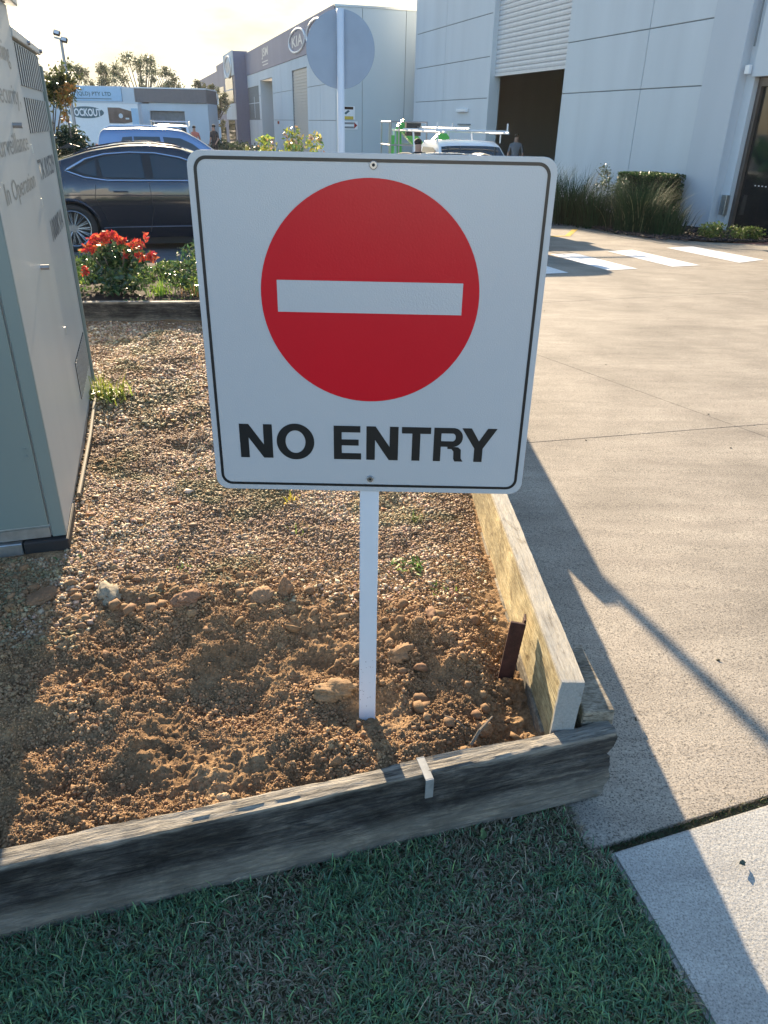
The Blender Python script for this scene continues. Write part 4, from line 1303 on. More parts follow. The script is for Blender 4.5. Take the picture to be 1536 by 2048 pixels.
# shopfront
sf = empty('shopfront', (0.42, -1.0, G0)); sf.parent = rb
box('frame_jamb', (-0.12, -0.10, 0.0), (0.0, -0.0, 2.955), M['bronze'], sf)
box('frame_head', (-0.12, -7.8, 2.80), (0.0, -0.102, 2.955), M['bronze'], sf)
for i in range(5):
    y1 = -0.10 - i * 1.5
    box('glass_pane', (-0.05, y1 - 1.44, 0.06), (-0.038, y1 - 0.0, 2.79), M['glassd'], sf)
    box('mullion', (-0.10, y1 - 1.50, 0.0), (-0.005, y1 - 1.442, 2.79), M['galv'], sf)
for i in range(8):
    box('safety_dot', (-0.0535, -0.50 - i * 0.1, 0.98), (-0.0505, -0.46 - i * 0.1, 1.0), M['white'], sf)
box('shop_backdrop', (2.5, -7.8, 0), (2.6, 0.0, 3.0), M['interior'], sf)
box('shop_floor', (-0.2, -7.8, -0.05), (2.5, 0.0, 0.0), M['intfloor'], sf)
# wall light and small panel by the left part
box('wall_light', (WX - 0.12, 13.6, 1.84), (WX - 0.001, 14.6, 1.96), M['white'], rb, 0.02)
box('door_hood', (WX - 0.05, 13.3, 1.42), (WX - 0.001, 14.5, 1.46), M['joint'], rb)

# paving and planting along its foot
sheet('kerb_path', [(3.947, 18.0), (4.25, 16.9), (4.62, 15.35), (5.0, 14.55), (5.65, 13.9), (7.6, 13.3), (7.9, 14.3), (5.9, 14.9), (5.1, 15.9), (4.6, 18.0)], M['concrete'], None, 0.006, 0.05, 'structure')
mulch_poly = [(4.55, 17.99), (5.05, 15.85), (5.8, 14.98), (6.75, 14.75), (7.4, 15.2), (7.6, 16.5), (6.9, 17.99)]
sheet('mulch_bed', mulch_poly, M['mulch'], None, 0.03, 0.05, 'structure')
sheet('mulch_bed', [(1.3, 26), (2.6, 26), (6.9, 18.01), (4.55, 18.01)], M['mulch'], None, 0.03, 0.05, 'structure', z=G0)
sheet('brick_paving', [(6.4, 14.85), (8.2, 14.1), (12, 13.6), (12, 16.5), (7.6, 15.9)], M['terracotta'], None, 0.012, 0.05, 'structure')
# mulch chips
nn = 2600
x = rng.uniform(4.4, 7.4, nn); y = rng.uniform(14.6, 18.0, nn)
k = (y > 29.5 - 2.9 * x) & (y > 14.75) & (x < 7.3)
x, y = x[k], y[k]
o = scatter('mulch_chips', np.stack([x, y, -SL * (y - 1.2) + 0.05], -1), rng.uniform(0.02, 0.05, len(x)), palette([(0.05, 0.035, 0.03), (0.09, 0.06, 0.05), (0.03, 0.025, 0.03)], len(x), 0.3), M['pebble'], flat=0.5)
tag(o, 'dark mulch chips in the bed at the foot of the warehouse', 'mulch', kind='stuff')

def tussock(loc, n, L, W, label, cols, rad=0.2, light=None):
    e = empty('tussock', loc, 0, label, 'grass tussock', 'strappy tussocks along the warehouse wall')
    X = rng.normal(0, rad, n); Y = rng.normal(0, rad, n)
    k = 5
    az = np.arctan2(Y, X) + rng.normal(0, 0.5, n)
    Ln = L * rng.uniform(0.6, 1.1, n)
    tilt0 = rng.uniform(0.02, 0.35, n)
    bend = rng.uniform(0.3, 1.5, n)
    pts = [np.stack([X, Y, np.zeros(n)], -1)]
    for i in range(k):
        t = tilt0 + bend * ((i + 0.5) / k) ** 1.6
        pts.append(pts[-1] + np.stack([np.cos(az) * np.sin(t), np.sin(az) * np.sin(t), np.cos(t)], -1) * (Ln / k)[:, None])
    side = np.stack([-np.sin(az), np.cos(az), np.zeros(n)], -1) * W
    rows = []
    for i, p in enumerate(pts):
        w = 1 - (i / k) ** 2 * 0.9
        rows += [p - side * w, p + side * w]
    v = np.stack(rows, 1)
    nv = v.shape[1]
    fl = []
    for i in range(k): fl.append([2 * i, 2 * i + 1, 2 * i + 3, 2 * i + 2])
    f = np.array(fl)[None] + (np.arange(n) * nv)[:, None, None]
    c = palette(cols, n, 0.25)
    np_mesh('blades', v.reshape(-1, 3), f.reshape(-1, 4), M['tuss'], e, False, np.repeat(c[:, None], nv, 1).reshape(-1, 3))
    return e
TG = [(0.022, 0.055, 0.026), (0.03, 0.07, 0.03), (0.018, 0.04, 0.02), (0.04, 0.06, 0.03)]
tussock((5.15, 16.6, gz(16.6)), 900, 1.15, 0.006, 'biggest tussock, left of the clipped hedge, with some blades paled as if sunlit', TG * 3 + [(0.3, 0.3, 0.16)], 0.22)  # the pale palette entry colours a few blades as sunlit
tussock((4.55, 17.7, gz(17.7)), 500, 1.05, 0.006, 'dark tussock behind the biggest one', TG, 0.2)
tussock((4.2, 18.6, G0), 700, 1.25, 0.006, 'tussock just right of the upper corner of the sign', TG, 0.25)
tussock((3.7, 20.3, G0), 600, 1.3, 0.007, 'tussock partly hidden by the sign edge', TG, 0.25)
tussock((5.55, 15.9, gz(15.9)), 420, 0.75, 0.006, 'low drooping tussock in front of the hedge', TG, 0.2)
e = empty('grey_shrub', (4.9, 18.3, G0), 0, 'thin grey green twiggy shrub between the two big tussocks', 'shrub')
leafcloud('leaves', [(rng.normal(0, 0.2), rng.normal(0, 0.2), 0.8 + rng.uniform(-0.4, 0.35), 0.16, 0.16, 0.16) for _ in range(14)], 1300, 0.03, [(0.10, 0.13, 0.10), (0.07, 0.10, 0.07)], e)
MB().tube([(0, 0, -0.05), (0.05, 0, 0.5), (0, 0, 1.1)], [0.02, 0.015, 0.006], 5).build('stems', M['bark'], e)
# clipped hedge
hd = empty('hedge', (5.98, 18.75, G0), R(17.5), 'clipped dark green box hedge against the warehouse column', 'hedge')
n = 15000
P = rng.uniform(-1, 1, (n, 3))
ax = rng.integers(0, 3, n)
P[np.arange(n), ax] = np.sign(P[np.arange(n), ax]) * rng.uniform(0.9, 1.03, n)
P = P * np.array([0.48, 0.62, 0.54]) + np.array([0, 0.0, 0.55])
s = 0.026 * rng.uniform(0.6, 1.3, n)
q = np.array([(-1, 0, 0), (0, -0.5, 0.1), (1, 0, 0), (0, 0.5, 0.1)])
v = np.einsum('nij,kj->nki', rand_rot(n), q) * s[:, None, None] + P[:, None, :]
f = np.array([[0, 1, 2, 3]])[None] + (np.arange(n) * 4)[:, None, None]
np_mesh('leaves', v.reshape(-1, 3), f.reshape(-1, 4), M['leaf'], hd, False, np.repeat(palette([(0.025, 0.055, 0.022), (0.035, 0.075, 0.028), (0.06, 0.1, 0.03)], n, 0.25)[:, None], 4, 1).reshape(-1, 3))
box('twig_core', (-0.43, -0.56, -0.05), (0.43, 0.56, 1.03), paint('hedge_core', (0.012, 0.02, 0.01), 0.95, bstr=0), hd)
for i, (px, py, sc, lab) in enumerate([(6.25, 15.35, 0.30, 'low yellow green clump in the mulch below the column'), (6.95, 15.25, 0.26, 'rounded light green clump in the mulch below the shop door'), (5.75, 16.2, 0.2, 'small dull clump between hedge and column foot')]):
    e = empty('small_shrub', (px, py, gz(py) + 0.03), 0, lab, 'shrub')
    leafcloud('leaves', [(rng.normal(0, sc * 0.5), rng.normal(0, sc * 0.4), sc * 0.5, sc * 0.55, sc * 0.5, sc * 0.5) for _ in range(8)], 900, 0.03, [(0.10, 0.16, 0.04), (0.17, 0.21, 0.06), (0.06, 0.10, 0.03)], e)

# ------------------------------------------------------------------ second building with purple fascia
kb = empty('showroom_building', (-2.512, 38.0, 0), R(17.5), 'long pale building with purple grey fascia, white logos and a tall entrance tower', 'building')
TOP = 5.9
G1 = G0 - 0.1
def kp(nm, x0, y0, z0, x1, y1, z1, mat, par=None, bv=0.0): return box(nm, (x0, y0, z0), (x1, y1, z1), mat, par or kb, bv)
# end wall facing the street, panels
for i, (x0, x1) in enumerate(((0.0, 1.2), (1.2, 3.2), (3.2, 9.0), (9.0, 15.0))):
    kp('end_wall_panel', x0 + 0.012, 0.0, G1, x1 - 0.012, 0.16, TOP - 0.08 + 0.0 * i, M['wall2'])
kp('joint_backing', 0.02, 0.03, G1, 14.9, 0.15, TOP - 0.1, M['joint'])
kp('parapet_cap', -0.03, -0.03, TOP - 0.078, 15.0, 0.2, TOP, M['galv'])
# long facade: pale panels below, fascia above
segs = [(0.17, 3.3), (3.3, 6.35), (10.5, 14.0), (14.0, 17.2), (22.3, 23.1), (23.1, 28.6)]
for a_, b_ in segs:
    for c_, d_ in ((G1, 1.5), (1.5, 3.0), (3.0, 4.45)):
        if (a_, b_) == (23.1, 28.6) and c_ >= 1.5: continue
        kp('wall_panel', 0.0, a_ + 0.015, c_ + 0.012, 0.16, b_ - 0.015, d_ - 0.012, M['wallb'])
kp('wall_panel', 0.0, 6.365, 3.93, 0.16, 10.485, 4.44, M['wallb'])
kp('wall_panel', 0.0, 17.215, 3.9, 0.16, 22.285, 4.44, M['wallb'])
kp('wall_panel', 0.0, 23.115, 3.65, 0.16, 28.585, 4.44, M['wallb'])
kp('joint_backing', 0.04, 0.17, G1, 0.15, 6.34, 4.4, M['joint'])
kp('joint_backing', 0.04, 10.51, G1, 0.15, 17.2, 4.4, M['joint'])
kp('joint_backing', 0.04, 22.31, G1, 0.15, 28.6, 4.4, M['joint'])
kp('fascia', -0.03, 0.17, 4.455, 0.2, 28.6, TOP, M['purple'])
kp('rear_wall', 14.8, 0.2, G1, 15.0, 64, TOP - 0.3, M['wallb'])
kp('roof', 0.22, 0.22, TOP - 0.5, 14.9, 63.9, TOP - 0.4, M['galv'])
# roller door
rdk = kp('roller_door', 0.10, 6.40, G1, 0.13, 10.46, 3.92, M['slatb'])
for i in range(30):
    kp('roller_slat', 0.075, 6.42, G0 + 0.02 + i * 0.148, 0.099, 10.44, G0 + 0.135 + i * 0.148, M['slatb'], rdk)
kp('dark_doorway', 0.9, 17.2, G1, 1.0, 22.3, 3.9, M['interior'])
kp('doorway_reveal', 0.0, 22.15, G1, 0.9, 22.29, 3.89, M['wallb'])
# poster window
pw = kp('window', 0.05, 23.2, 1.62, 0.09, 29.5, 3.6, M['purple2'])
for i in range(4):
    kp('print_line', 0.044, 24.6, 3.35 - i * 0.22, 0.0495, 29.2 - 0.3 * (i % 2), 3.43 - i * 0.22, M['wallb'], pw)
    kp('print_line', 0.044, 24.9, 2.25 - i * 0.17, 0.0495, 29.0 - 0.4 * (i % 2), 2.31 - i * 0.17, M['wallb'], pw)
kp('mullion', 0.03, 23.2, 2.56, 0.0435, 29.5, 2.61, M['wallb'], pw)
kp('mullion', 0.02, 25.6, 1.62, 0.0435, 25.68, 3.0, M['wallb'], pw)
# oval logos on the fascia
def oval(yc, zc_, ry, rz, x, letters, par=None):
    par = par or kb
    k = 40
    mb = MB()
    mb.tube([(x - 0.03, yc + ry * math.cos(2 * PI * i / k), zc_ + rz * math.sin(2 * PI * i / k)) for i in range(k)], 0.055, 6, closed=True)
    o = mb.build('logo_ring', M['white'], par)
    if letters: text(letters, ry * 1.35, rz * 0.95, face_left(yc, zc_, x - 0.012), M['slat'], o, 'logo_letters', bold=0.02)
    return o
oval(8.45, 5.2, 2.15, 0.52, -0.035, 'KIA')
oval(3.9, 5.2, 2.0, 0.52, -0.035, 'KIA')
text('JSM', 2.6, 0.62, face_left(19.4, 5.35, -0.042), M['slat'], kb, 'fascia_lettering', bold=0.02)
for zz, w_ in ((4.86, 2.4), (4.68, 2.2)):
    kp('fascia_strapline', -0.036, 18.3, zz, -0.0305, 18.3 + w_, zz + 0.06, M['slat'])
kp('alarm_box', -0.06, 15.2, 1.28, -0.001, 15.5, 1.44, M['lamp_red'])
# tower and lower wings: they stand proud of the facade by 0.95 m
tw = empty('entrance_tower', (0, 28.61, 0)); tw.parent = kb
def tp(nm, x0, y0, z0, x1, y1, z1, mat): return box(nm, (x0, y0, z0), (x1, y1, z1), mat, tw)
tp('tower_core', -0.95, 0.0, G1, 0.1, 6.6, 6.05, M['purple2'])
tp('tower_front', -1.0, 0.10, 4.5, -0.953, 6.6, 6.10, M['wallb'])
tp('tower_front', -1.0, 0.10, G1, -0.953, 6.6, 1.5, M['purple'])
tp('tower_front', -1.0, 0.10, 1.5, -0.953, 6.6, 2.6, M['wallb'])
tp('tower_window', -0.99, 1.2, 2.65, -0.954, 6.2, 4.45, M['glassd'])
tp('window_bar', -1.01, 1.2, 3.55, -0.9905, 6.2, 3.62, M['wallb'])
tp('tower_door', -1.04, 1.0, G1, -1.001, 5.2, 1.45, M['glassd'])
oval(3.2, 5.15, 2.2, 0.72, -1.03, 'KIA', tw)
tp('stair_wing', -0.9, 6.61, G1, 0.1, 13.3, 5.75, M['purple'])
tp('wing_window', -0.93, 8.2, 2.2, -0.901, 13.0, 4.0, M['glassd'])
tp('window_bar', -0.95, 8.2, 3.1, -0.9305, 13.0, 3.16, M['wallb'])
tp('wing_door', -0.93, 8.6, G1, -0.901, 12.6, 0.9, M['glassd'])
tp('far_wing', -0.85, 13.31, G1, 0.1, 35.0, 4.02, M['bluew'])
tp('far_wing_fascia', -0.88, 13.31, 4.03, 0.1, 35.0, 5.35, M['purple'])
tp('wing_joint', -0.86, 20.0, G1, -0.851, 20.06, 4.0, M['joint'])
tp('wing_joint', -0.86, 13.5, 2.2, -0.851, 34.0, 2.24, M['joint'])
# small warning signs on its street end
for (x0, z0, x1, z1, bands, lab) in ((0.33, 1.55, 0.85, 2.08, 1, 'small white notice with olive bands on the end wall of the showroom'), (0.33, 1.15, 0.98, 1.48, 2, 'small white arrow notice with a red tip under the banded notice')):
    c17, s17 = math.cos(R(17.5)), math.sin(R(17.5))
    e = empty('notice_board', (-2.512, 38.0, 0), R(17.5), lab, 'notice')
    box('board', (x0, -0.03, z0), (x1, -0.002, z1), M['white'], e)
    if bands == 1:
        box('olive_band', (x0, -0.034, z1 - 0.13), (x1 - 0.08, -0.0305, z1 - 0.02), M['mulch'], e)
        box('olive_band', (x0, -0.034, z0 + 0.0), (x1 - 0.08, -0.0305, z0 + 0.13), M['safety'], e)
        MB().prism([(x0, z0 + 0.24), (x0 + 0.1, z0 + 0.2), (x0 + 0.28, z0 + 0.33), (x0 + 0.2, z0 + 0.38)], 'y', -0.034, -0.0305).build('picture', M['teal'], e)
    else:
        box('text_line', (x0 + 0.02, -0.034, z1 - 0.12), (x1 - 0.18, -0.0305, z1 - 0.04), M['joint'], e)
        box('text_line', (x0 + 0.02, -0.034, z0 + 0.04), (x1 - 0.18, -0.0305, z0 + 0.12), M['joint'], e)
        MB().prism([(x1 - 0.17, z0 + 0.03), (x1 - 0.02, (z0 + z1) / 2), (x1 - 0.17, z1 - 0.03)], 'y', -0.034, -0.0305).build('arrow_tip', M['lamp_red'], e)

# ------------------------------------------------------------------ far building on the left
lb = empty('factory_unit', (-15.2, 50.0, G0), R(1.0), 'low white factory unit with pale blue name board and grey roller door', 'building')
def lp(nm, x0, y0, z0, x1, y1, z1, mat, par=None): return box(nm, (x0, y0, z0), (x1, y1, z1), mat, par or lb)
lp('wall', -6.5, 0.0, 0.0, 0.75, 3, 2.80, M['wallb'])
lp('wall', 2.82, 0.0, 0.0, 4.22, 3, 2.86, M['wallb'])
lp('wall', 0.752, 0.0, 2.44, 2.818, 3, 2.86, M['wallb'])
lp('roller_door', 0.752, 0.25, 0.0, 2.818, 0.3, 2.43, M['joint'])
lp('dark_fascia', 0.02, -0.12, 2.87, 4.22, 3.1, 3.58, M['darkfas'])
lp('fascia_cap', 0.02, -0.15, 3.581, 4.22, 3.1, 3.64, M['white'])
lp('pilaster', -0.72, -0.15, 0.0, 0.0, 3, 3.62, M['wallb'])
nb = lp('name_board', -3.7, -0.2, 2.88, -0.74, -0.05, 3.60, M['bluew'])
lp('parapet', -6.5, -0.04, 2.81, -0.73, 3, 3.66, M['wallb'])
lp('shadow_strip', -2.3, -0.06, 2.62, -0.75, -0.001, 2.79, M['joint'])
text('ATI (QLD) PTY LTD', 2.55, 0.27, face_front(-2.62, -0.212, 3.22), M['teal'], nb, 'lettering', bold=0.015)
box('underline', (-3.6, -0.212, 2.98), (-1.35, -0.2005, 3.02), M['teal'], nb)

# advertising box truck
bt = empty('advertising_board', (-16.1, 46.5, G0), R(-1.0), 'white roadside billboard with an oval ROCKOUT logo and a dark picture', 'billboard')
box('panel', (-2.25, 0, 0.75), (2.05, 0.6, 2.72), M['white'], bt)
box('top_rail', (-2.3, -0.03, 2.721), (2.1, 0.63, 2.80), M['wallb'], bt)
k = 40
ovp = [(-0.88 + 1.0 * math.cos(2 * PI * i / k), 2.26 + 0.29 * math.sin(2 * PI * i / k)) for i in range(k)]
ovo = MB().prism(ovp, 'y', -0.02, -0.001).build('oval_logo', M['teal'], bt)
text('ROCKOUT', 1.72, 0.38, face_front(-0.88, -0.024, 2.26), M['white'], ovo, 'lettering', bold=0.03)
pc = MB().prism([(0.36, 1.75), (0.36, 2.52), (1.0, 2.52), (1.65, 2.36), (1.65, 1.82), (1.2, 1.75)], 'y', -0.02, -0.001).build('picture', M['brownpic'], bt)
MB().tube([(1.05, -0.024, 2.12), (1.05, -0.0205, 2.12)], 0.12, 14).build('pale_emblem', M['wallb'], pc)
box('picture_detail', (1.3, -0.024, 1.95), (1.5, -0.0205, 2.03), M['wallb'], pc)
box('grey_swoosh', (1.66, -0.02, 1.3), (2.04, -0.001, 2.5), M['bluew'], bt)
for xx in (-2.1, 1.9): box('leg', (xx - 0.06, 0.2, -0.05), (xx + 0.06, 0.35, 0.75), M['steelg'], bt)

# ------------------------------------------------------------------ lamp pole, bollards
lpole = empty('floodlight_pole', (-11.42, 30.0, G0), 0, 'tall thin pole with two floodlights against the bright sky', 'lamp pole')
MB().tube([(0, 0, 0), (-0.03, 0, 4.35)], [0.07, 0.045], 10).build('pole', M['steelg'], lpole)
MB().box((-0.22, -0.05, -0.03), (0.16, 0.05, 0.03), Matrix.Translation((-0.02, 0, 4.37)) @ Matrix.Rotation(R(12), 4, 'Y')).build('crossarm', M['steelg'], lpole)
for xx, zz, an in ((-0.22, 4.60, 14), (0.14, 4.40, 10)):
    Mx = Matrix.Translation((xx * 0.6, 0, zz - 0.06)) @ Matrix.Rotation(R(an), 4, 'Y') @ Matrix.Rotation(R(-30), 4, 'X')
    h = MB().box((-0.10, -0.06, -0.07), (0.10, 0.04, 0.07), Mx).build('floodlight', M['cartrim'], lpole)
    MB().box((-0.085, -0.065, -0.055), (0.085, -0.0605, 0.055), Mx).build('lens', M['lamp_clear'], h)
b0 = empty('bollard', (-6.35, 36.2, G0), 0, 'left one of two yellow bollards left of the yellow shrub', 'bollard', 'yellow bollards before the showroom')
MB().tube([(0, 0, 0), (0, 0, 0.98), (0, 0, 1.02)], [0.08, 0.08, 0.04], 12).build('pipe', M['safety'], b0)
MB().tube([(0, 0, 0.7), (0, 0, 0.8)], 0.083, 12).build('band', M['white'], b0)
b1 = copy_tree(b0); b1.location = (-5.72, 36.4, G0); b1['label'] = 'right one of two yellow bollards left of the yellow shrub'

# ------------------------------------------------------------------ vehicles
def lerp_tab(tab, u):
    xs = [a for a, b in tab]; zs = [b for a, b in tab]
    # smooth monotone-ish interpolation through the table
    return float(np.interp(u, xs, zs))


class Car:
    def __init__(s, root, tab, W, belt, sill, wheels, wr, body, glass, clad=0.0):
        s.root, s.W, s.belt, s.sill, s.wheels, s.wr = root, W, belt, sill, wheels, wr
        us = np.linspace(tab[0][0], tab[-1][0], 170)
        zt = np.array([lerp_tab(tab, u) for u in us])
        for _ in range(5):
            z2 = zt.copy(); z2[1:-1] = (zt[:-2] + 2 * zt[1:-1] + zt[2:]) / 4; zt = z2
        s.us, s.zt = us, zt
        s.u0, s.u1 = us[0], us[-1]
        s.H = zt.max()
        s.body, s.glass = body, glass
        s.shell()

    def top(s, u): return float(np.interp(u, s.us, s.zt))

    def y(s, u, z):
        c = (s.u0 + s.u1) / 2; h = (s.u1 - s.u0) / 2
        k = abs(u - c) / h
        pl = s.W / 2 * (1 - 0.16 * k ** 5 - 0.10 * max(0, k - 0.93) / 0.07)
        if z <= s.belt:
            t = (s.belt - z) / (s.belt - s.sill)
            return pl * (0.965 + 0.035 * math.sin(PI * min(1, t * 1.15 + 0.12)) - 0.075 * max(0, t - 0.72) / 0.28)
        return pl * (0.965 - 0.19 * (z - s.belt) / (s.H - s.belt) - 0.02 * ((z - s.belt) / (s.H - s.belt)) ** 2)

    def shell(s):
        nz = 16
        rows = []
        for u, zt in zip(s.us, s.zt):
            zs_ = [s.sill + (zt - 0.05 - s.sill) * (j / (nz - 1)) for j in range(nz)]
            half = [(s.y(u, z), z) for z in zs_]
            w = half[-1][0]
            half += [(w * 0.975, zt - 0.022), (w * 0.90, zt - 0.006), (w * 0.6, zt + 0.006), (w * 0.25, zt + 0.012), (0, zt + 0.013)]
            rows.append(half)
        nh = len(rows[0])
        vs = []
        for u, r in zip(s.us, rows):
            vs += [(u, -a, b) for a, b in r]
        for u, r in zip(s.us, rows):
            vs += [(u, a, b) for a, b in r]
        off = len(s.us) * nh
        fs = []
        moved = {}
        for i in range(len(s.us) - 1):
            for j in range(nh - 1):
                uc = (s.us[i] + s.us[i + 1]) / 2
                zc_ = (rows[i][j][1] + rows[i][j + 1][1]) / 2
                if any((uc - wu) ** 2 + (zc_ - s.wr) ** 2 < (s.wr * 1.12) ** 2 for wu in s.wheels) and j < nz - 1: continue
                a_, b_, c_, d_ = i * nh + j, i * nh + j + 1, (i + 1) * nh + j + 1, (i + 1) * nh + j
                fs.append((a_, b_, c_, d_))
                fs.append((a_ + off, d_ + off, c_ + off, b_ + off))
        for e_ in (0, len(s.us) - 1):
            for j in range(nh - 1):
                a_, b_ = e_ * nh + j, e_ * nh + j + 1
                fs.append((a_, b_, b_ + off, a_ + off))
        o = MB().add(vs, fs).build('body', s.body, s.root, smooth=True)
        # underfloor and arches
        MB().box((s.u0 + 0.25, -s.W / 2 * 0.80, s.sill - 0.10), (s.u1 - 0.1, s.W / 2 * 0.80, s.belt - 0.25)).build('chassis', M['cartrim'], s.root)
        for wu in s.wheels:
            for sgn in (-1, 1):
                ang = [R(-12 + 204 * i / 24) for i in range(25)]
                pts = [(wu + s.wr * 1.13 * math.cos(t), sgn * (s.y(wu, s.wr * (1 + math.sin(t))) - 0.012), s.wr + s.wr * 1.13 * math.sin(t)) for t in ang]
                MB().tube(pts, 0.028, 6).build('arch_lip', M['cartrim'] if s.body != M['carbody'] else s.body, s.root)
                s.wheel(wu, sgn)

    def wheel(s, wu, sgn):
        yo = s.y(wu, s.wr * 1.6) * sgn
        e = empty('wheel', (wu, yo - sgn * 0.13, s.wr)); e.parent = s.root
        n = 40
        prof = [(-0.10, 0.62), (-0.11, 0.9), (-0.09, 0.985), (-0.05, 1.0), (0.05, 1.0), (0.09, 0.985), (0.11, 0.9), (0.10, 0.62)]
        vs, fs = [], []
        for i in range(n):
            t = 2 * PI * i / n
            for a_, r in prof: vs.append((r * s.wr * math.cos(t), a_, r * s.wr * math.sin(t)))
        k = len(prof)
        for i in range(n):
            for j in range(k):
                fs.append((i * k + j, i * k + (j + 1) % k, ((i + 1) % n) * k + (j + 1) % k, ((i + 1) % n) * k + j))
        MB().add(vs, fs).build('tyre', M['tyre'], e, smooth=True)
        rr_ = s.wr * 0.70
        mb = MB().tube([(rr_ * math.cos(2 * PI * i / 32), sgn * 0.095, rr_ * math.sin(2 * PI * i / 32)) for i in range(32)], 0.012, 6, closed=True)
        for i in range(15):
            t = 2 * PI * i / 15
            for dt in (-0.055,  0.055):
                mb.tube([(0.05 * math.cos(t + dt), sgn * 0.075, 0.05 * math.sin(t + dt)), (rr_ * math.cos(t + dt * 1.2), sgn * 0.10, rr_ * math.sin(t + dt * 1.2))], [0.008, 0.008], 4)
        mb.tube([(0, sgn * 0.06, 0), (0, sgn * 0.09, 0)], 0.05, 14)
        mb.build('rim', M['rimm'], e)
        MB().tube([(0, sgn * 0.02, 0), (0, sgn * 0.045, 0)], s.wr * 0.68, 24).build('brake_backing', M['cartrim'], e)

    def side_panel(s, pts, name, mat, off=0.006, sgns=(-1, 1)):
        for sgn in sgns:
            # subdivide outline and fan to a centre so that it hugs the tumblehome
            dense = []
            for i, p in enumerate(pts):
                q = pts[(i + 1) % len(pts)]
                for k in range(4): dense.append((p[0] + (q[0] - p[0]) * k / 4, p[1] + (q[1] - p[1]) * k / 4))
            n = len(dense)
            cx_ = sum(p[0] for p in dense) / n; cz_ = sum(p[1] for p in dense) / n
            vs, fs = [], []
            rings = 5
            for k in range(rings):
                f_ = 1 - k / rings
                for p in dense:
                    u, z = cx_ + (p[0] - cx_) * f_, cz_ + (p[1] - cz_) * f_
                    vs.append((u, sgn * (s.y(u, z) + off), z))
            vs.append((cx_, sgn * (s.y(cx_, cz_) + off), cz_))
            for k in range(rings - 1):
                for i in range(n):
                    fs.append((k * n + i, k * n + (i + 1) % n, (k + 1) * n + (i + 1) % n, (k + 1) * n + i))
            for i in range(n): fs.append(((rings - 1) * n + i, (rings - 1) * n + (i + 1) % n, rings * n))
            MB().add(vs, fs).build(name, mat, s.root, smooth=True)

    def side_line(s, pts, r, name, mat, off=0.006, closed=False, sgns=(-1, 1)):
        for sgn in sgns:
            dense = []
            rng_ = range(len(pts)) if closed else range(len(pts) - 1)
            for i in rng_:
                p, q = pts[i], pts[(i + 1) % len(pts)]
                for k in range(6): dense.append((p[0] + (q[0] - p[0]) * k / 6, p[1] + (q[1] - p[1]) * k / 6))
            if not closed: dense.append(pts[-1])
            MB().tube([(u, sgn * (s.y(u, z) + off), z) for u, z in dense], r, 6, closed=closed).build(name, mat, s.root)

    def top_panel(s, ua, ub, name, mat, wa=0.86, wb=0.80, off=0.012):
        vs, fs = [], []
        nu, nw = 10, 9
        for i in range(nu):
            u = ua + (ub - ua) * i / (nu - 1)
            zt = s.top(u)
            w = s.y(u, zt - 0.05) * (wa + (wb - wa) * i / (nu - 1))
            for j in range(nw):
                t = -1 + 2 * j / (nw - 1)
                vs.append((u, w * t, zt + 0.012 - 0.022 * abs(t) ** 4 + off * 0.6))
        for i in range(nu - 1):
            for j in range(nw - 1): fs.append((i * nw + j, i * nw + j + 1, (i + 1) * nw + j + 1, (i + 1) * nw + j))
        MB().add(vs, fs).build(name, mat, s.root, smooth=True)


def mirror(s, u, z, mat):
    for sgn in (-1, 1):
        yy = s.y(u, z) * sgn
        MB().box((-0.07, -0.10, -0.06), (0.08, 0.10, 0.07), Matrix.Translation((u, yy + sgn * 0.09, z))).build('mirror', mat, s.root, bevel=0.025, seg=2)


# dark sedan: rear axle at u=0, faces right
hd_ = math.atan2(0.30, 0.954)
c1 = empty('sedan', (-4.60, 11.42 + 0.86, 0), 0, 'dark charcoal sedan with chrome window line parked behind the red shrub', 'car', 'cars parked in the yard')
c1.rotation_euler = (R(0), 0, hd_)
c1.location = (-4.60 - 0.30 * 0.90, 11.42 + 0.954 * 0.90, gz(12.1))
tabS = [(-1.08, 0.62), (-1.05, 0.92), (-0.95, 1.02), (-0.55, 1.10), (-0.1, 1.24), (0.35, 1.37), (0.8, 1.44), (1.2, 1.455), (1.6, 1.42), (1.95, 1.31), (2.35, 1.10), (2.6, 1.0), (3.2, 0.90), (3.6, 0.76), (3.72, 0.60)]
cs = Car(c1, tabS, 1.86, 0.97, 0.20, (0.0, 2.87), 0.345, M['carbody'], M['carglass'])
dlo = [(0.0, 1.115), (0.28, 1.26), (0.55, 1.325), (0.9, 1.352), (1.25, 1.345), (1.6, 1.29), (1.9, 1.19), (2.22, 1.02), (1.9, 0.985), (0.55, 0.99), (0.25, 1.03)]
cs.side_panel([(0.12, 1.12), (0.42, 1.255), (0.42, 1.04), (0.30, 1.06)], 'quarter_window', M['carglass'], 0.010)
cs.side_panel([(0.47, 1.275), (0.75, 1.325), (1.05, 1.335), (1.08, 1.02), (0.5, 1.03)], 'rear_window', M['carglass'], 0.010)
cs.side_panel([(1.18, 1.33), (1.32, 1.32), (1.6, 1.265), (1.88, 1.16), (2.08, 1.06), (2.0, 1.015), (1.2, 1.015)], 'front_window', M['carglass'], 0.010)
cs.side_panel(dlo, 'window_surround', M['cartrim'], 0.004)
cs.side_line(dlo, 0.013, 'chrome_trim', M['chrome'], 0.008, closed=True)
cs.side_line([(-0.75, 0.80), (0.3, 0.80), (1.6, 0.79), (3.2, 0.74)], 0.006, 'body_crease', M['carbody'], 0.002)
cs.side_line([(0.42, 0.35), (0.60, 0.36), (2.3, 0.36), (2.45, 0.35)], 0.012, 'sill_trim', M['chrome'], -0.01)
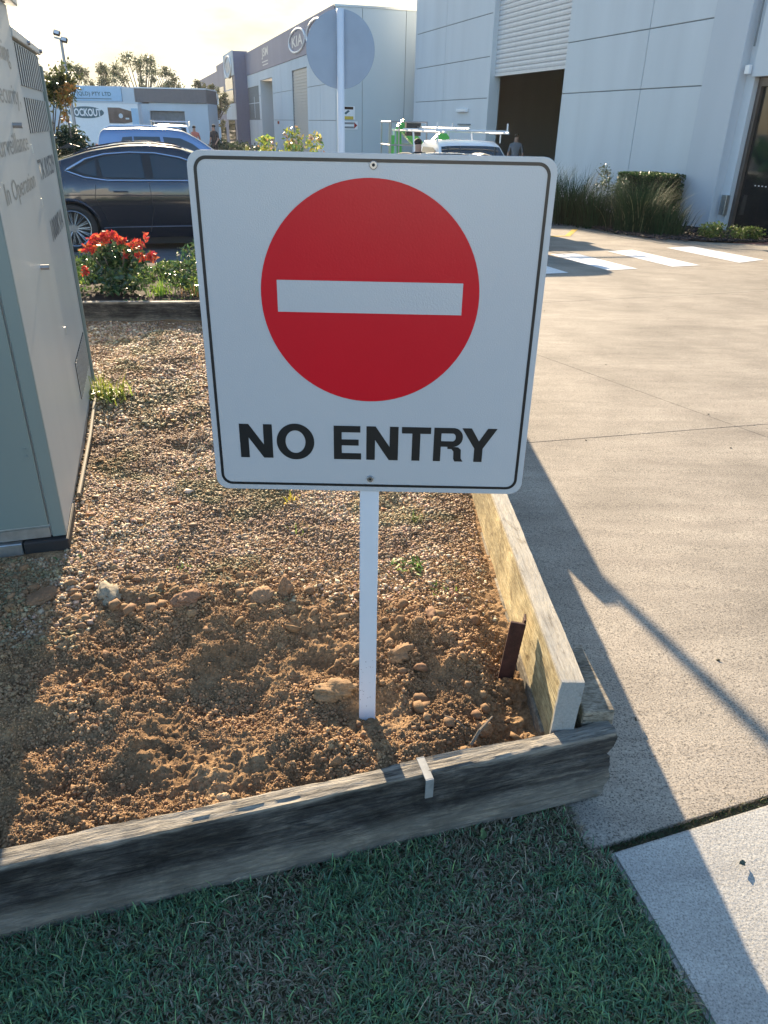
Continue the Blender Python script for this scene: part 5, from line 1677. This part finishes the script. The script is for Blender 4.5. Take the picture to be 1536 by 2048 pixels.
for u_ in (1.13, 2.2): cs.side_line([(u_, 0.97), (u_ + 0.02, 0.6), (u_ - 0.05, 0.28)], 0.004, 'door_gap', M['cartrim'], 0.001)
cs.side_line([(0.40, 0.98), (0.36, 0.75), (0.46, 0.55), (0.52, 0.28)], 0.004, 'door_gap', M['cartrim'], 0.001)
for u_ in (0.62, 1.75): cs.side_line([(u_, 0.845), (u_ + 0.2, 0.845)], 0.012, 'door_handle', M['carbody'], 0.02)
cs.top_panel(-0.5, 0.30, 'rear_screen', M['carglass'])
cs.top_panel(1.72, 2.42, 'windscreen', M['carglass'])
cs.top_panel(0.62, 1.35, 'sunroof', M['carglass'], 0.6, 0.6)
for sgn in (-1, 1):
    MB().tube([(u_, sgn * (cs.y(u_, cs.top(u_) - 0.05) * 0.955), cs.top(u_) + 0.012) for u_ in np.linspace(0.15, 1.65, 12)], 0.012, 6).build('roof_rail', M['carbody'], c1)
MB().prism([(0.05, 1.445), (-0.12, 1.36), (0.2, 1.40)], 'y', -0.012, 0.012).build('aerial_fin', M['cartrim'], c1)
mirror(cs, 2.0, 1.05, M['carbody'])
for sgn in (-1, 1):
    MB().box((-1.06, -0.2, 0.78), (-0.90, 0.2, 0.9), Matrix.Translation((0, sgn * 0.66, 0))).build('tail_light', M['lamp_red'], c1)
    MB().box((3.45, -0.16, 0.64), (3.66, 0.16, 0.74), Matrix.Translation((0, sgn * 0.62, 0))).build('headlight', M['lamp_clear'], c1)

c5 = copy_tree(c1)  # added unseen behind the sign to cast shade over the zebra stripes
c5['label'] = 'unseen charcoal sedan added behind the NO ENTRY sign to shade the zebra stripes'
c5.rotation_euler = (0, 0, R(-90 + 17.5))
c5.location = (1.17 - 0.30 * 1.9, 13.35 + 0.954 * 2.2, gz(15.4) + 0.0)

# SUV behind
c2 = empty('suv', (-7.05, 22.4, G0), hd_, 'silver blue SUV with roof rails behind the dark sedan', 'car', 'cars parked in the yard')
tabV = [(-0.95, 0.7), (-0.92, 1.1), (-0.82, 1.60), (-0.7, 1.74), (0.2, 1.775), (1.0, 1.765), (1.35, 1.72), (1.7, 1.55), (2.3, 1.16), (2.5, 1.08), (3.3, 1.0), (3.65, 0.8), (3.7, 0.6)]
cv = Car(c2, tabV, 1.9, 1.06, 0.25, (0.0, 2.8), 0.38, M['suvbody'], M['carglass'])
cv.side_panel([(-0.42, 1.10), (-0.22, 1.56), (0.02, 1.58), (0.02, 1.10)], 'quarter_window', M['carglass'], 0.010)
cv.side_panel([(0.06, 1.10), (0.06, 1.58), (0.72, 1.58), (0.78, 1.10)], 'rear_window', M['carglass'], 0.010)
cv.side_panel([(0.86, 1.10), (0.80, 1.58), (1.25, 1.55), (1.55, 1.42), (1.95, 1.13)], 'front_window', M['carglass'], 0.010)
cv.side_line([(0.86, 1.09), (1.95, 1.10)], 0.012, 'chrome_trim', M['chrome'], 0.012)
cv.top_panel(1.45, 2.25, 'windscreen', M['carglass'])
for sgn in (-1, 1):
    MB().tube([(-0.62, sgn * 0.70, 1.76), (-0.5, sgn * 0.70, 1.815), (0.3, sgn * 0.70, 1.83), (1.2, sgn * 0.69, 1.80), (1.3, sgn * 0.69, 1.76)], 0.017, 8).build('roof_rail', M['chrome'], c2)
    MB().box((-0.97, -0.06, 1.05), (-0.86, 0.06, 1.35), Matrix.Translation((0, sgn * 0.80, 0))).build('tail_light', M['lamp_red'], c2)
    MB().box((3.5, -0.16, 0.8), (3.68, 0.16, 0.92), Matrix.Translation((0, sgn * 0.62, 0))).build('headlight', M['lamp_clear'], c2)
mirror(cv, 2.0, 1.15, M['chrome'])

# white four wheel drive further back, seen nose on
c3 = empty('white_wagon', (-9.15, 34.6, G0), R(-78), 'white wagon with a loaded roof rack far behind the silver blue SUV', 'car', 'cars parked in the yard')
tabW = [(-0.95, 0.7), (-0.92, 1.2), (-0.85, 1.72), (-0.7, 1.80), (1.0, 1.80), (1.3, 1.74), (1.75, 1.25), (1.9, 1.12), (2.9, 1.05), (3.1, 0.8), (3.15, 0.6)]
cw = Car(c3, tabW, 1.8, 1.08, 0.3, (0.0, 2.4), 0.38, M['whitecar'], M['carglass'])
cw.side_panel([(-0.6, 1.12), (-0.55, 1.6), (0.6, 1.6), (0.6, 1.12)], 'rear_window', M['carglass'], 0.010)
cw.side_panel([(0.7, 1.12), (0.7, 1.6), (1.2, 1.58), (1.55, 1.15)], 'front_window', M['carglass'], 0.010)
cw.top_panel(1.32, 1.80, 'windscreen', M['carglass'])
mb = MB()
for xx in (-0.5, 0.0, 0.5, 1.0): mb.tube([(xx, -0.75, 1.92), (xx, 0.75, 1.92)], 0.02, 6)
for yy in (-0.75, 0.75): mb.tube([(-0.6, yy, 1.93), (1.1, yy, 1.93)], 0.02, 6)
for xx in (-0.5, 1.0):
    for yy in (-0.72, 0.72): mb.tube([(xx, yy, 1.76), (xx, yy, 1.92)], 0.015, 6)
mb.build('roof_rack', M['chrome'], c3)
mirror(cw, 1.6, 1.2, M['whitecar'])

# unseen white van added behind the camera to put a sheen on the sign
c6 = empty('sheen_van', (0.2, -11.0, 0.02), 0, 'unseen white van added across the street to be mirrored in the sign face', 'van')
tabD = [(-1.0, 0.6), (-0.98, 2.0), (-0.9, 2.12), (2.2, 2.15), (2.6, 2.0), (3.1, 1.35), (3.3, 1.2), (3.9, 1.05), (4.1, 0.6)]
cd_ = Car(c6, tabD, 1.95, 1.12, 0.3, (0.0, 3.1), 0.35, M['whitecar'], M['carglass'])
cd_.side_panel([(2.1, 1.2), (2.1, 1.85), (2.5, 1.85), (3.0, 1.25)], 'front_window', M['carglass'], 0.010)
cd_.top_panel(2.65, 3.15, 'windscreen', M['carglass'])

# ute with ladder rack, nose towards the street
UA = R(-90 + 17.5)
c4 = empty('ute', (2.03 - 0.30 * 3.4, 16.5 + 0.954 * 3.4, G0), UA, 'white utility truck with a pale ladder rack above its cab', 'ute', None)
tabU = [(-1.15, 0.6), (-1.12, 0.95), (0.95, 0.98), (1.0, 1.0), (1.05, 1.66), (1.2, 1.70), (2.0, 1.70), (2.2, 1.63), (2.75, 1.12), (2.9, 1.05), (3.6, 0.98), (3.85, 0.8), (3.9, 0.55)]
cu = Car(c4, tabU, 1.78, 1.03, 0.30, (0.0, 3.0), 0.37, M['whitecar'], M['carglass'])
cu.side_panel([(1.25, 1.08), (1.25, 1.56), (1.9, 1.56), (2.1, 1.50), (2.5, 1.12), (2.4, 1.08)], 'side_window', M['carglass'], 0.010)
cu.top_panel(2.24, 2.74, 'windscreen', M['carglass'], 0.93, 0.93)
mirror(cu, 2.45, 1.15, M['whitecar'])
for sgn in (-1, 1):
    MB().box((3.62, -0.16, 0.72), (3.88, 0.16, 0.84), Matrix.Translation((0, sgn * 0.62, 0))).build('headlight', M['lamp_clear'], c4)
box('grille', (3.86, -0.42, 0.62), (3.905, 0.42, 0.80), M['cartrim'], c4)
mb = MB()
for yy in (-0.72, 0.72):
    mb.tube([(-1.0, yy, 1.86), (2.55, yy, 1.86)], 0.024, 6)
    mb.tube([(-0.9, yy, 0.95), (-0.9, yy, 1.86)], 0.022, 6)
    mb.tube([(0.85, yy, 0.95), (0.55, yy, 1.86)], 0.022, 6)
    mb.tube([(2.15, yy, 1.66), (2.15, yy, 1.86)], 0.016, 6)
for xx in (-0.9, 0.1, 1.2, 2.3): mb.tube([(xx, -0.82, 1.89), (xx, 0.82, 1.89)], 0.022, 6)
for yy in (-0.80, 0.80):
    for xx in (-0.9, 2.3): mb.tube([(xx, yy, 1.89), (xx, yy, 2.04)], 0.018, 6)
mb.build('ladder_rack', M['whitecar'], c4)
for yy in (-0.2, 0.25):
    pass
la = MB()
for yy in (-0.42, -0.12): la.tube([(-0.8, yy, 1.93), (2.4, yy, 1.93)], 0.018, 6)
for i in range(12): la.tube([(-0.7 + i * 0.27, -0.42, 1.93), (-0.7 + i * 0.27, -0.12, 1.93)], 0.012, 5)
la = la.build('ladder', M['galv'])
la.location = c4.location; la.rotation_euler = c4.rotation_euler
tag(la, 'aluminium ladder lying on the rack of the white utility truck', 'ladder')

# green boom lift with cage
bl = empty('boom_lift', (0.75, 20.3, G0), R(12), 'green boom lift with a grey railed platform left of the white truck', 'boom lift')
def tub(nm, segs_, mat, r=0.03, n=6):
    mb = MB()
    for p in segs_: mb.tube(p, r, n)
    return mb.build(nm, mat, bl)
cx0, cx1, cy0, cy1 = -0.92, -0.05, -0.6, 0.5
zt_, zm_, zb_ = 2.04, 1.55, 1.0
rails = []
for z_ in (zt_, zm_, zb_):
    rails += [[(cx0, cy0, z_), (cx1, cy0, z_)], [(cx0, cy1, z_), (cx1, cy1, z_)], [(cx0, cy0, z_), (cx0, cy1, z_)], [(cx1, cy0, z_), (cx1, cy1, z_)]]
for x_ in (cx0, cx0 + 0.2, cx1):
    for y_ in (cy0, cy1): rails.append([(x_, y_, zb_), (x_, y_, zt_)])
tub('platform_rail', rails, M['steelg'], 0.018)
box('platform_floor', (cx0, cy0, zb_ - 0.05), (cx1, cy1, zb_ - 0.02), M['steelg'], bl)
box('control_box', (-0.55, -0.62, 1.75), (-0.2, -0.45, 2.02), M['cartrim'], bl)
def beam(nm, p, q, w, h, mat):
    p, q = Vector(p), Vector(q); d = q - p
    Mx = Matrix.Translation(p) @ d.to_track_quat('X', 'Z').to_matrix().to_4x4()
    return MB().box((0, -w / 2, -h / 2), (d.length, w / 2, h / 2), Mx).build(nm, mat, bl, bevel=0.01)
beam('boom', (-0.55, 0.1, 2.02), (0.55, 0.2, 0.95), 0.20, 0.22, M['green'])
beam('boom', (-0.58, 0.1, 1.95), (-0.54, 0.0, 0.9), 0.10, 0.10, M['green'])
beam('boom', (0.0, 0.35, 1.15), (0.70, 0.4, 1.80), 0.18, 0.26, M['green'])
beam('boom', (0.9, 0.4, 1.55), (-0.2, 0.5, 0.85), 0.14, 0.22, M['green'])
beam('jib_link', (-0.75, 0.0, 1.75), (-0.78, 0.0, 1.0), 0.1, 0.1, M['green'])
tub('hydraulic_ram', [[(-0.3, 0.25, 1.95), (0.4, 0.3, 1.2)], [(0.3, 0.3, 0.8), (0.85, 0.35, 1.55)]], M['cartrim'], 0.035)
box('turret', (0.1, -0.4, 0.35), (1.3, 0.7, 0.85), M['green'], bl, 0.04)
box('undercarriage', (-0.3, -0.5, 0.12), (1.5, 0.8, 0.34), M['steelg'], bl, 0.02)
for x_ in (0.0, 1.2):
    for y_ in (-0.55, 0.75): MB().tube([(x_, y_ - 0.1, 0.25), (x_, y_ + 0.1, 0.25)], 0.25, 20).build('tyre', M['tyre'], bl)

# ------------------------------------------------------------------ people
def person(loc, rz, label, shirt, trousers, h=1.75, arms=0.25, hair=True, group=None):
    root = empty('person', loc, rz, label, 'person', group)
    k = h / 1.75
    J = {'pel': (0, 0, .95), 'sp': (0, 0, 1.15), 'ch': (0, .0, 1.36), 'nk': (0, 0, 1.50), 'hb': (0, -.01, 1.58), 'ht': (0, -.005, 1.70),
         'sl': (.18, 0, 1.42), 'el': (.26, .02, 1.14), 'wl': (.24, -.16, .95), 'fl': (.23, -.22, .88), 'sr': (-.18, 0, 1.42), 'er': (-.26, .02, 1.14), 'wr': (-.24, -.10, .92), 'fr': (-.23, -.14, .84),
         'hl': (.10, 0, .90), 'kl': (.11, -.02, .50), 'al': (.11, .02, .09), 'tl': (.12, -.15, .04), 'hr': (-.10, 0, .90), 'kr': (-.11, -.02, .50), 'ar': (-.12, .02, .09), 'tr': (-.13, -.15, .04)}
    rad = {'pel': .15, 'sp': .13, 'ch': .16, 'nk': .06, 'hb': .085, 'ht': .075, 'sl': .065, 'el': .045, 'wl': .032, 'fl': .03, 'sr': .065, 'er': .045, 'wr': .032, 'fr': .03, 'hl': .09, 'kl': .062, 'al': .045, 'tl': .035, 'hr': .09, 'kr': .062, 'ar': .045, 'tr': .035}
    E_ = [('pel', 'sp'), ('sp', 'ch'), ('ch', 'nk'), ('nk', 'hb'), ('hb', 'ht'), ('ch', 'sl'), ('sl', 'el'), ('el', 'wl'), ('wl', 'fl'), ('ch', 'sr'), ('sr', 'er'), ('er', 'wr'), ('wr', 'fr'), ('pel', 'hl'), ('hl', 'kl'), ('kl', 'al'), ('al', 'tl'), ('pel', 'hr'), ('hr', 'kr'), ('kr', 'ar'), ('ar', 'tr')]
    names = list(J)
    me = bpy.data.meshes.new('body')
    me.from_pydata([tuple(c * k for c in J[n_]) for n_ in names], [(names.index(a_), names.index(b_)) for a_, b_ in E_], [])
    ob = bpy.data.objects.new('body', me); col.objects.link(ob)
    md = ob.modifiers.new('s', 'SKIN')
    for i, n_ in enumerate(names):
        sv = me.skin_vertices[0].data[i]; sv.radius = (rad[n_] * k, rad[n_] * k * (0.75 if n_ in ('pel', 'sp', 'ch') else 1)); sv.use_root = n_ == 'pel'
    ob.modifiers.new('b', 'SUBSURF').levels = 1
    dg = bpy.context.evaluated_depsgraph_get()
    m2 = bpy.data.meshes.new_from_object(ob.evaluated_get(dg))
    ob.modifiers.clear(); ob.data = m2
    m2.materials.clear()
    for mm in (M['skin'], shirt, trousers, M['hair']): m2.materials.append(mm)
    for p in m2.polygons:
        z_ = p.center.z / k; p.use_smooth = True
        p.material_index = 0 if z_ > 1.50 or (z_ > 0.78 and abs(p.center.x / k) > 0.2 and z_ < 1.2) else (1 if z_ > 0.95 else (2 if z_ > 0.1 else 3))
    ob.parent = root
    v_, f_ = ico(2)
    v_ = v_ * np.array([0.088, 0.10, 0.075]) * k + np.array([0, 0.018, 1.705]) * k
    np_mesh('hair', v_[:, :], f_, M['hair'], root, True)
    return root
person((0.58, 17.9, G0), R(20), 'person with dark hair in dark clothes standing before the green lift', M['cloth_dark'], M['cloth_dark'], 1.70)
person((4.35, 28.9, G0), R(-20), 'person in grey inside the dark warehouse doorway', M['cloth_grey'], M['cloth_dark'], 1.75)
person((-9.75, 41.0, G0), R(10), 'person in a coral shirt at the far left end of the showroom', M['cloth_red'], M['cloth_dark'], 1.72)
person((-9.0, 42.0, G0), R(-30), 'person in dark clothes by the far entrance of the showroom', M['cloth_dark'], M['cloth_dark'], 1.78)

# low dark hedge in front of the showroom
e = empty('low_hedge', (-8.2, 43.5, G0), R(17.5), 'low dark planting along the front of the showroom', 'hedge')
leafcloud('leaves', [(rng.normal(0, 0.3), i * 0.9 - 4, 0.45 + rng.uniform(-0.1, 0.2), 0.6, 0.7, 0.45) for i in range(14)], 3500, 0.09, [(0.03, 0.05, 0.03), (0.05, 0.07, 0.04)], e)

# ------------------------------------------------------------------ trees
def tree(name, loc, h, blobs, n, leaf, cols, label, trunk_r, group=None, limbs=None, lean=0.0):
    e = empty(name, loc, 0, label, 'tree', group)
    mb = MB()
    mb.tube([(0, 0, -0.1), (lean * 0.3, 0, h * 0.3), (lean, 0, h * 0.62)], [trunk_r, trunk_r * 0.75, trunk_r * 0.5], 8)
    for b in blobs:
        p1 = Vector((lean * 0.7, 0, h * 0.45)); p3 = Vector(b[:3])
        mid = (p1 + p3) / 2 + Vector((0, 0, -0.06 * h))
        mb.tube([p1, mid, p3], [trunk_r * 0.4, trunk_r * 0.25, trunk_r * 0.08], 5)
    mb.build('trunk', M['bark'], e, smooth=True)
    leafcloud('crown', blobs, n, leaf, cols, e, shell=0.15)
    return e
DG = [(0.05, 0.07, 0.025), (0.07, 0.09, 0.03), (0.035, 0.05, 0.02)]
bl1 = [(rng.normal(-0.1, 0.27), rng.normal(0, 0.4), rng.uniform(0.7, 2.55), 0.30, 0.34, 0.32) for _ in range(22)] + [(0.35, 0, 2.35, 0.2, 0.2, 0.2), (-0.1, 0, 2.75, 0.28, 0.3, 0.22)]
tree('small_tree', (-6.15, 14.6, gz(14.6)), 2.8, bl1, 7000, 0.05, DG + [(0.16, 0.15, 0.04)], 'leafy olive tree rising behind the cabinet', 0.06)
e = empty('autumn_sprig', (-5.52, 14.2, gz(14.2)), 0, 'sparse shrub with orange leaves at the right of the olive tree', 'shrub')
leafcloud('leaves', [(0.0, 0, 2.15, 0.14, 0.1, 0.18), (0.12, 0, 2.3, 0.12, 0.1, 0.08), (-0.05, 0, 1.9, 0.10, 0.1, 0.15)], 220, 0.045, [(0.45, 0.20, 0.05), (0.40, 0.28, 0.08), (0.3, 0.16, 0.06)], e)
MB().tube([(0, 0, 0), (0.03, 0, 1.2), (0, 0, 2.2)], [0.03, 0.02, 0.008], 6).build('stem', M['bark'], e)
e = empty('round_bush', (-5.60, 14.3, gz(14.3)), 0, 'dense round dark green bush beside the rear of the sedan', 'shrub')
leafcloud('leaves', [(rng.uniform(-0.25, 0.25) * (1.9 - z_) , rng.normal(0, 0.2), z_, 0.25, 0.3, 0.24) for z_ in np.linspace(0.4, 1.56, 28)], 9000, 0.035, [(0.035, 0.055, 0.035), (0.05, 0.075, 0.045), (0.025, 0.04, 0.025)], e)
e2 = empty('round_bush', (-6.3, 14.0, gz(14.0)), 0, 'dark green bush directly behind the back edge of the cabinet', 'shrub')
leafcloud('leaves', [(rng.normal(0, 0.3), rng.normal(0, 0.28), rng.uniform(0.3, 1.4), 0.32, 0.3, 0.28) for _ in range(22)], 6500, 0.04, [(0.035, 0.055, 0.035), (0.05, 0.075, 0.045)], e2)
GG = [(0.14, 0.16, 0.10), (0.18, 0.19, 0.12), (0.10, 0.12, 0.075)]  # leaf colours paled to carry the haze of distance
def gum(x, y, top, w, lab, n=1500, sparse=14):
    sparse = int(sparse * 2.2)
    h = top - G0
    bb = []
    for k in range(sparse):
        t = rng.uniform(0.30, 0.97)
        ww = w * math.sin(PI * min(1, (t - 0.25) / 0.75 * 0.9)) + 0.2
        bb.append((rng.uniform(-ww, ww), rng.uniform(-w, w), h * t, w * rng.uniform(0.16, 0.34), w * 0.3, h * rng.uniform(0.04, 0.09)))
    tree('gum_tree', (x, y, G0), h, bb, int(n * 3.0), 0.08, GG, lab, 0.16, 'gum trees behind the factory unit')
gum(-21.2, 62, 4.9, 1.4, 'sparse gum tree rising above the ROCKOUT board', 1500)
gum(-18.3, 62, 5.5, 2.2, 'tallest gum tree with open crown over the name board', 2600, 24)
gum(-15.3, 63, 4.4, 1.3, 'smaller gum tree right of the tallest one', 1400)
gum(-23.0, 60, 4.8, 1.6, 'gum tree left of the floodlight pole', 1500)
gum(-13.6, 64, 3.8, 1.0, 'low gum tree near the purple building corner', 900)
gum(-16.8, 60, 4.0, 1.2, 'bushy low gum tree just behind the name board', 1800, 18)
gum(-25.0, 64, 4.6, 1.6, 'gum tree hidden mostly by the olive tree', 1200)
# distant wood
N_ = 60
blobs = [(x_, 95 + rng.uniform(-6, 6), rng.uniform(0.3, 3.2), 3.2, 3, 1.6) for x_ in np.linspace(-75, -20, N_)]
o = leafcloud('distant_trees', [(b[0], b[1], b[2] + G0, b[3], b[4], b[5]) for b in blobs], 16000, 0.32, GG)
tag(o, 'far line of eucalypts paled as if by haze along the horizon', 'trees', kind='stuff')

# ------------------------------------------------------------------ thin low-sun haze
hz, nt, b_ = new_mat('haze_air')
nt.nodes.remove(b_)
pv = nt.nodes.new('ShaderNodeVolumePrincipled')
pv.inputs['Color'].default_value = (0.95, 0.95, 0.95, 1)
pv.inputs['Density'].default_value = 0.00022
pv.inputs['Anisotropy'].default_value = 0.35
nt.links.new(pv.outputs[0], nt.nodes['Material Output'].inputs['Volume'])
o = MB().box((-140, -60, -1.7), (90, 150, 8.6)).build('haze', hz)
tag(o, 'thin pale haze in the low sun', 'haze', kind='stuff')
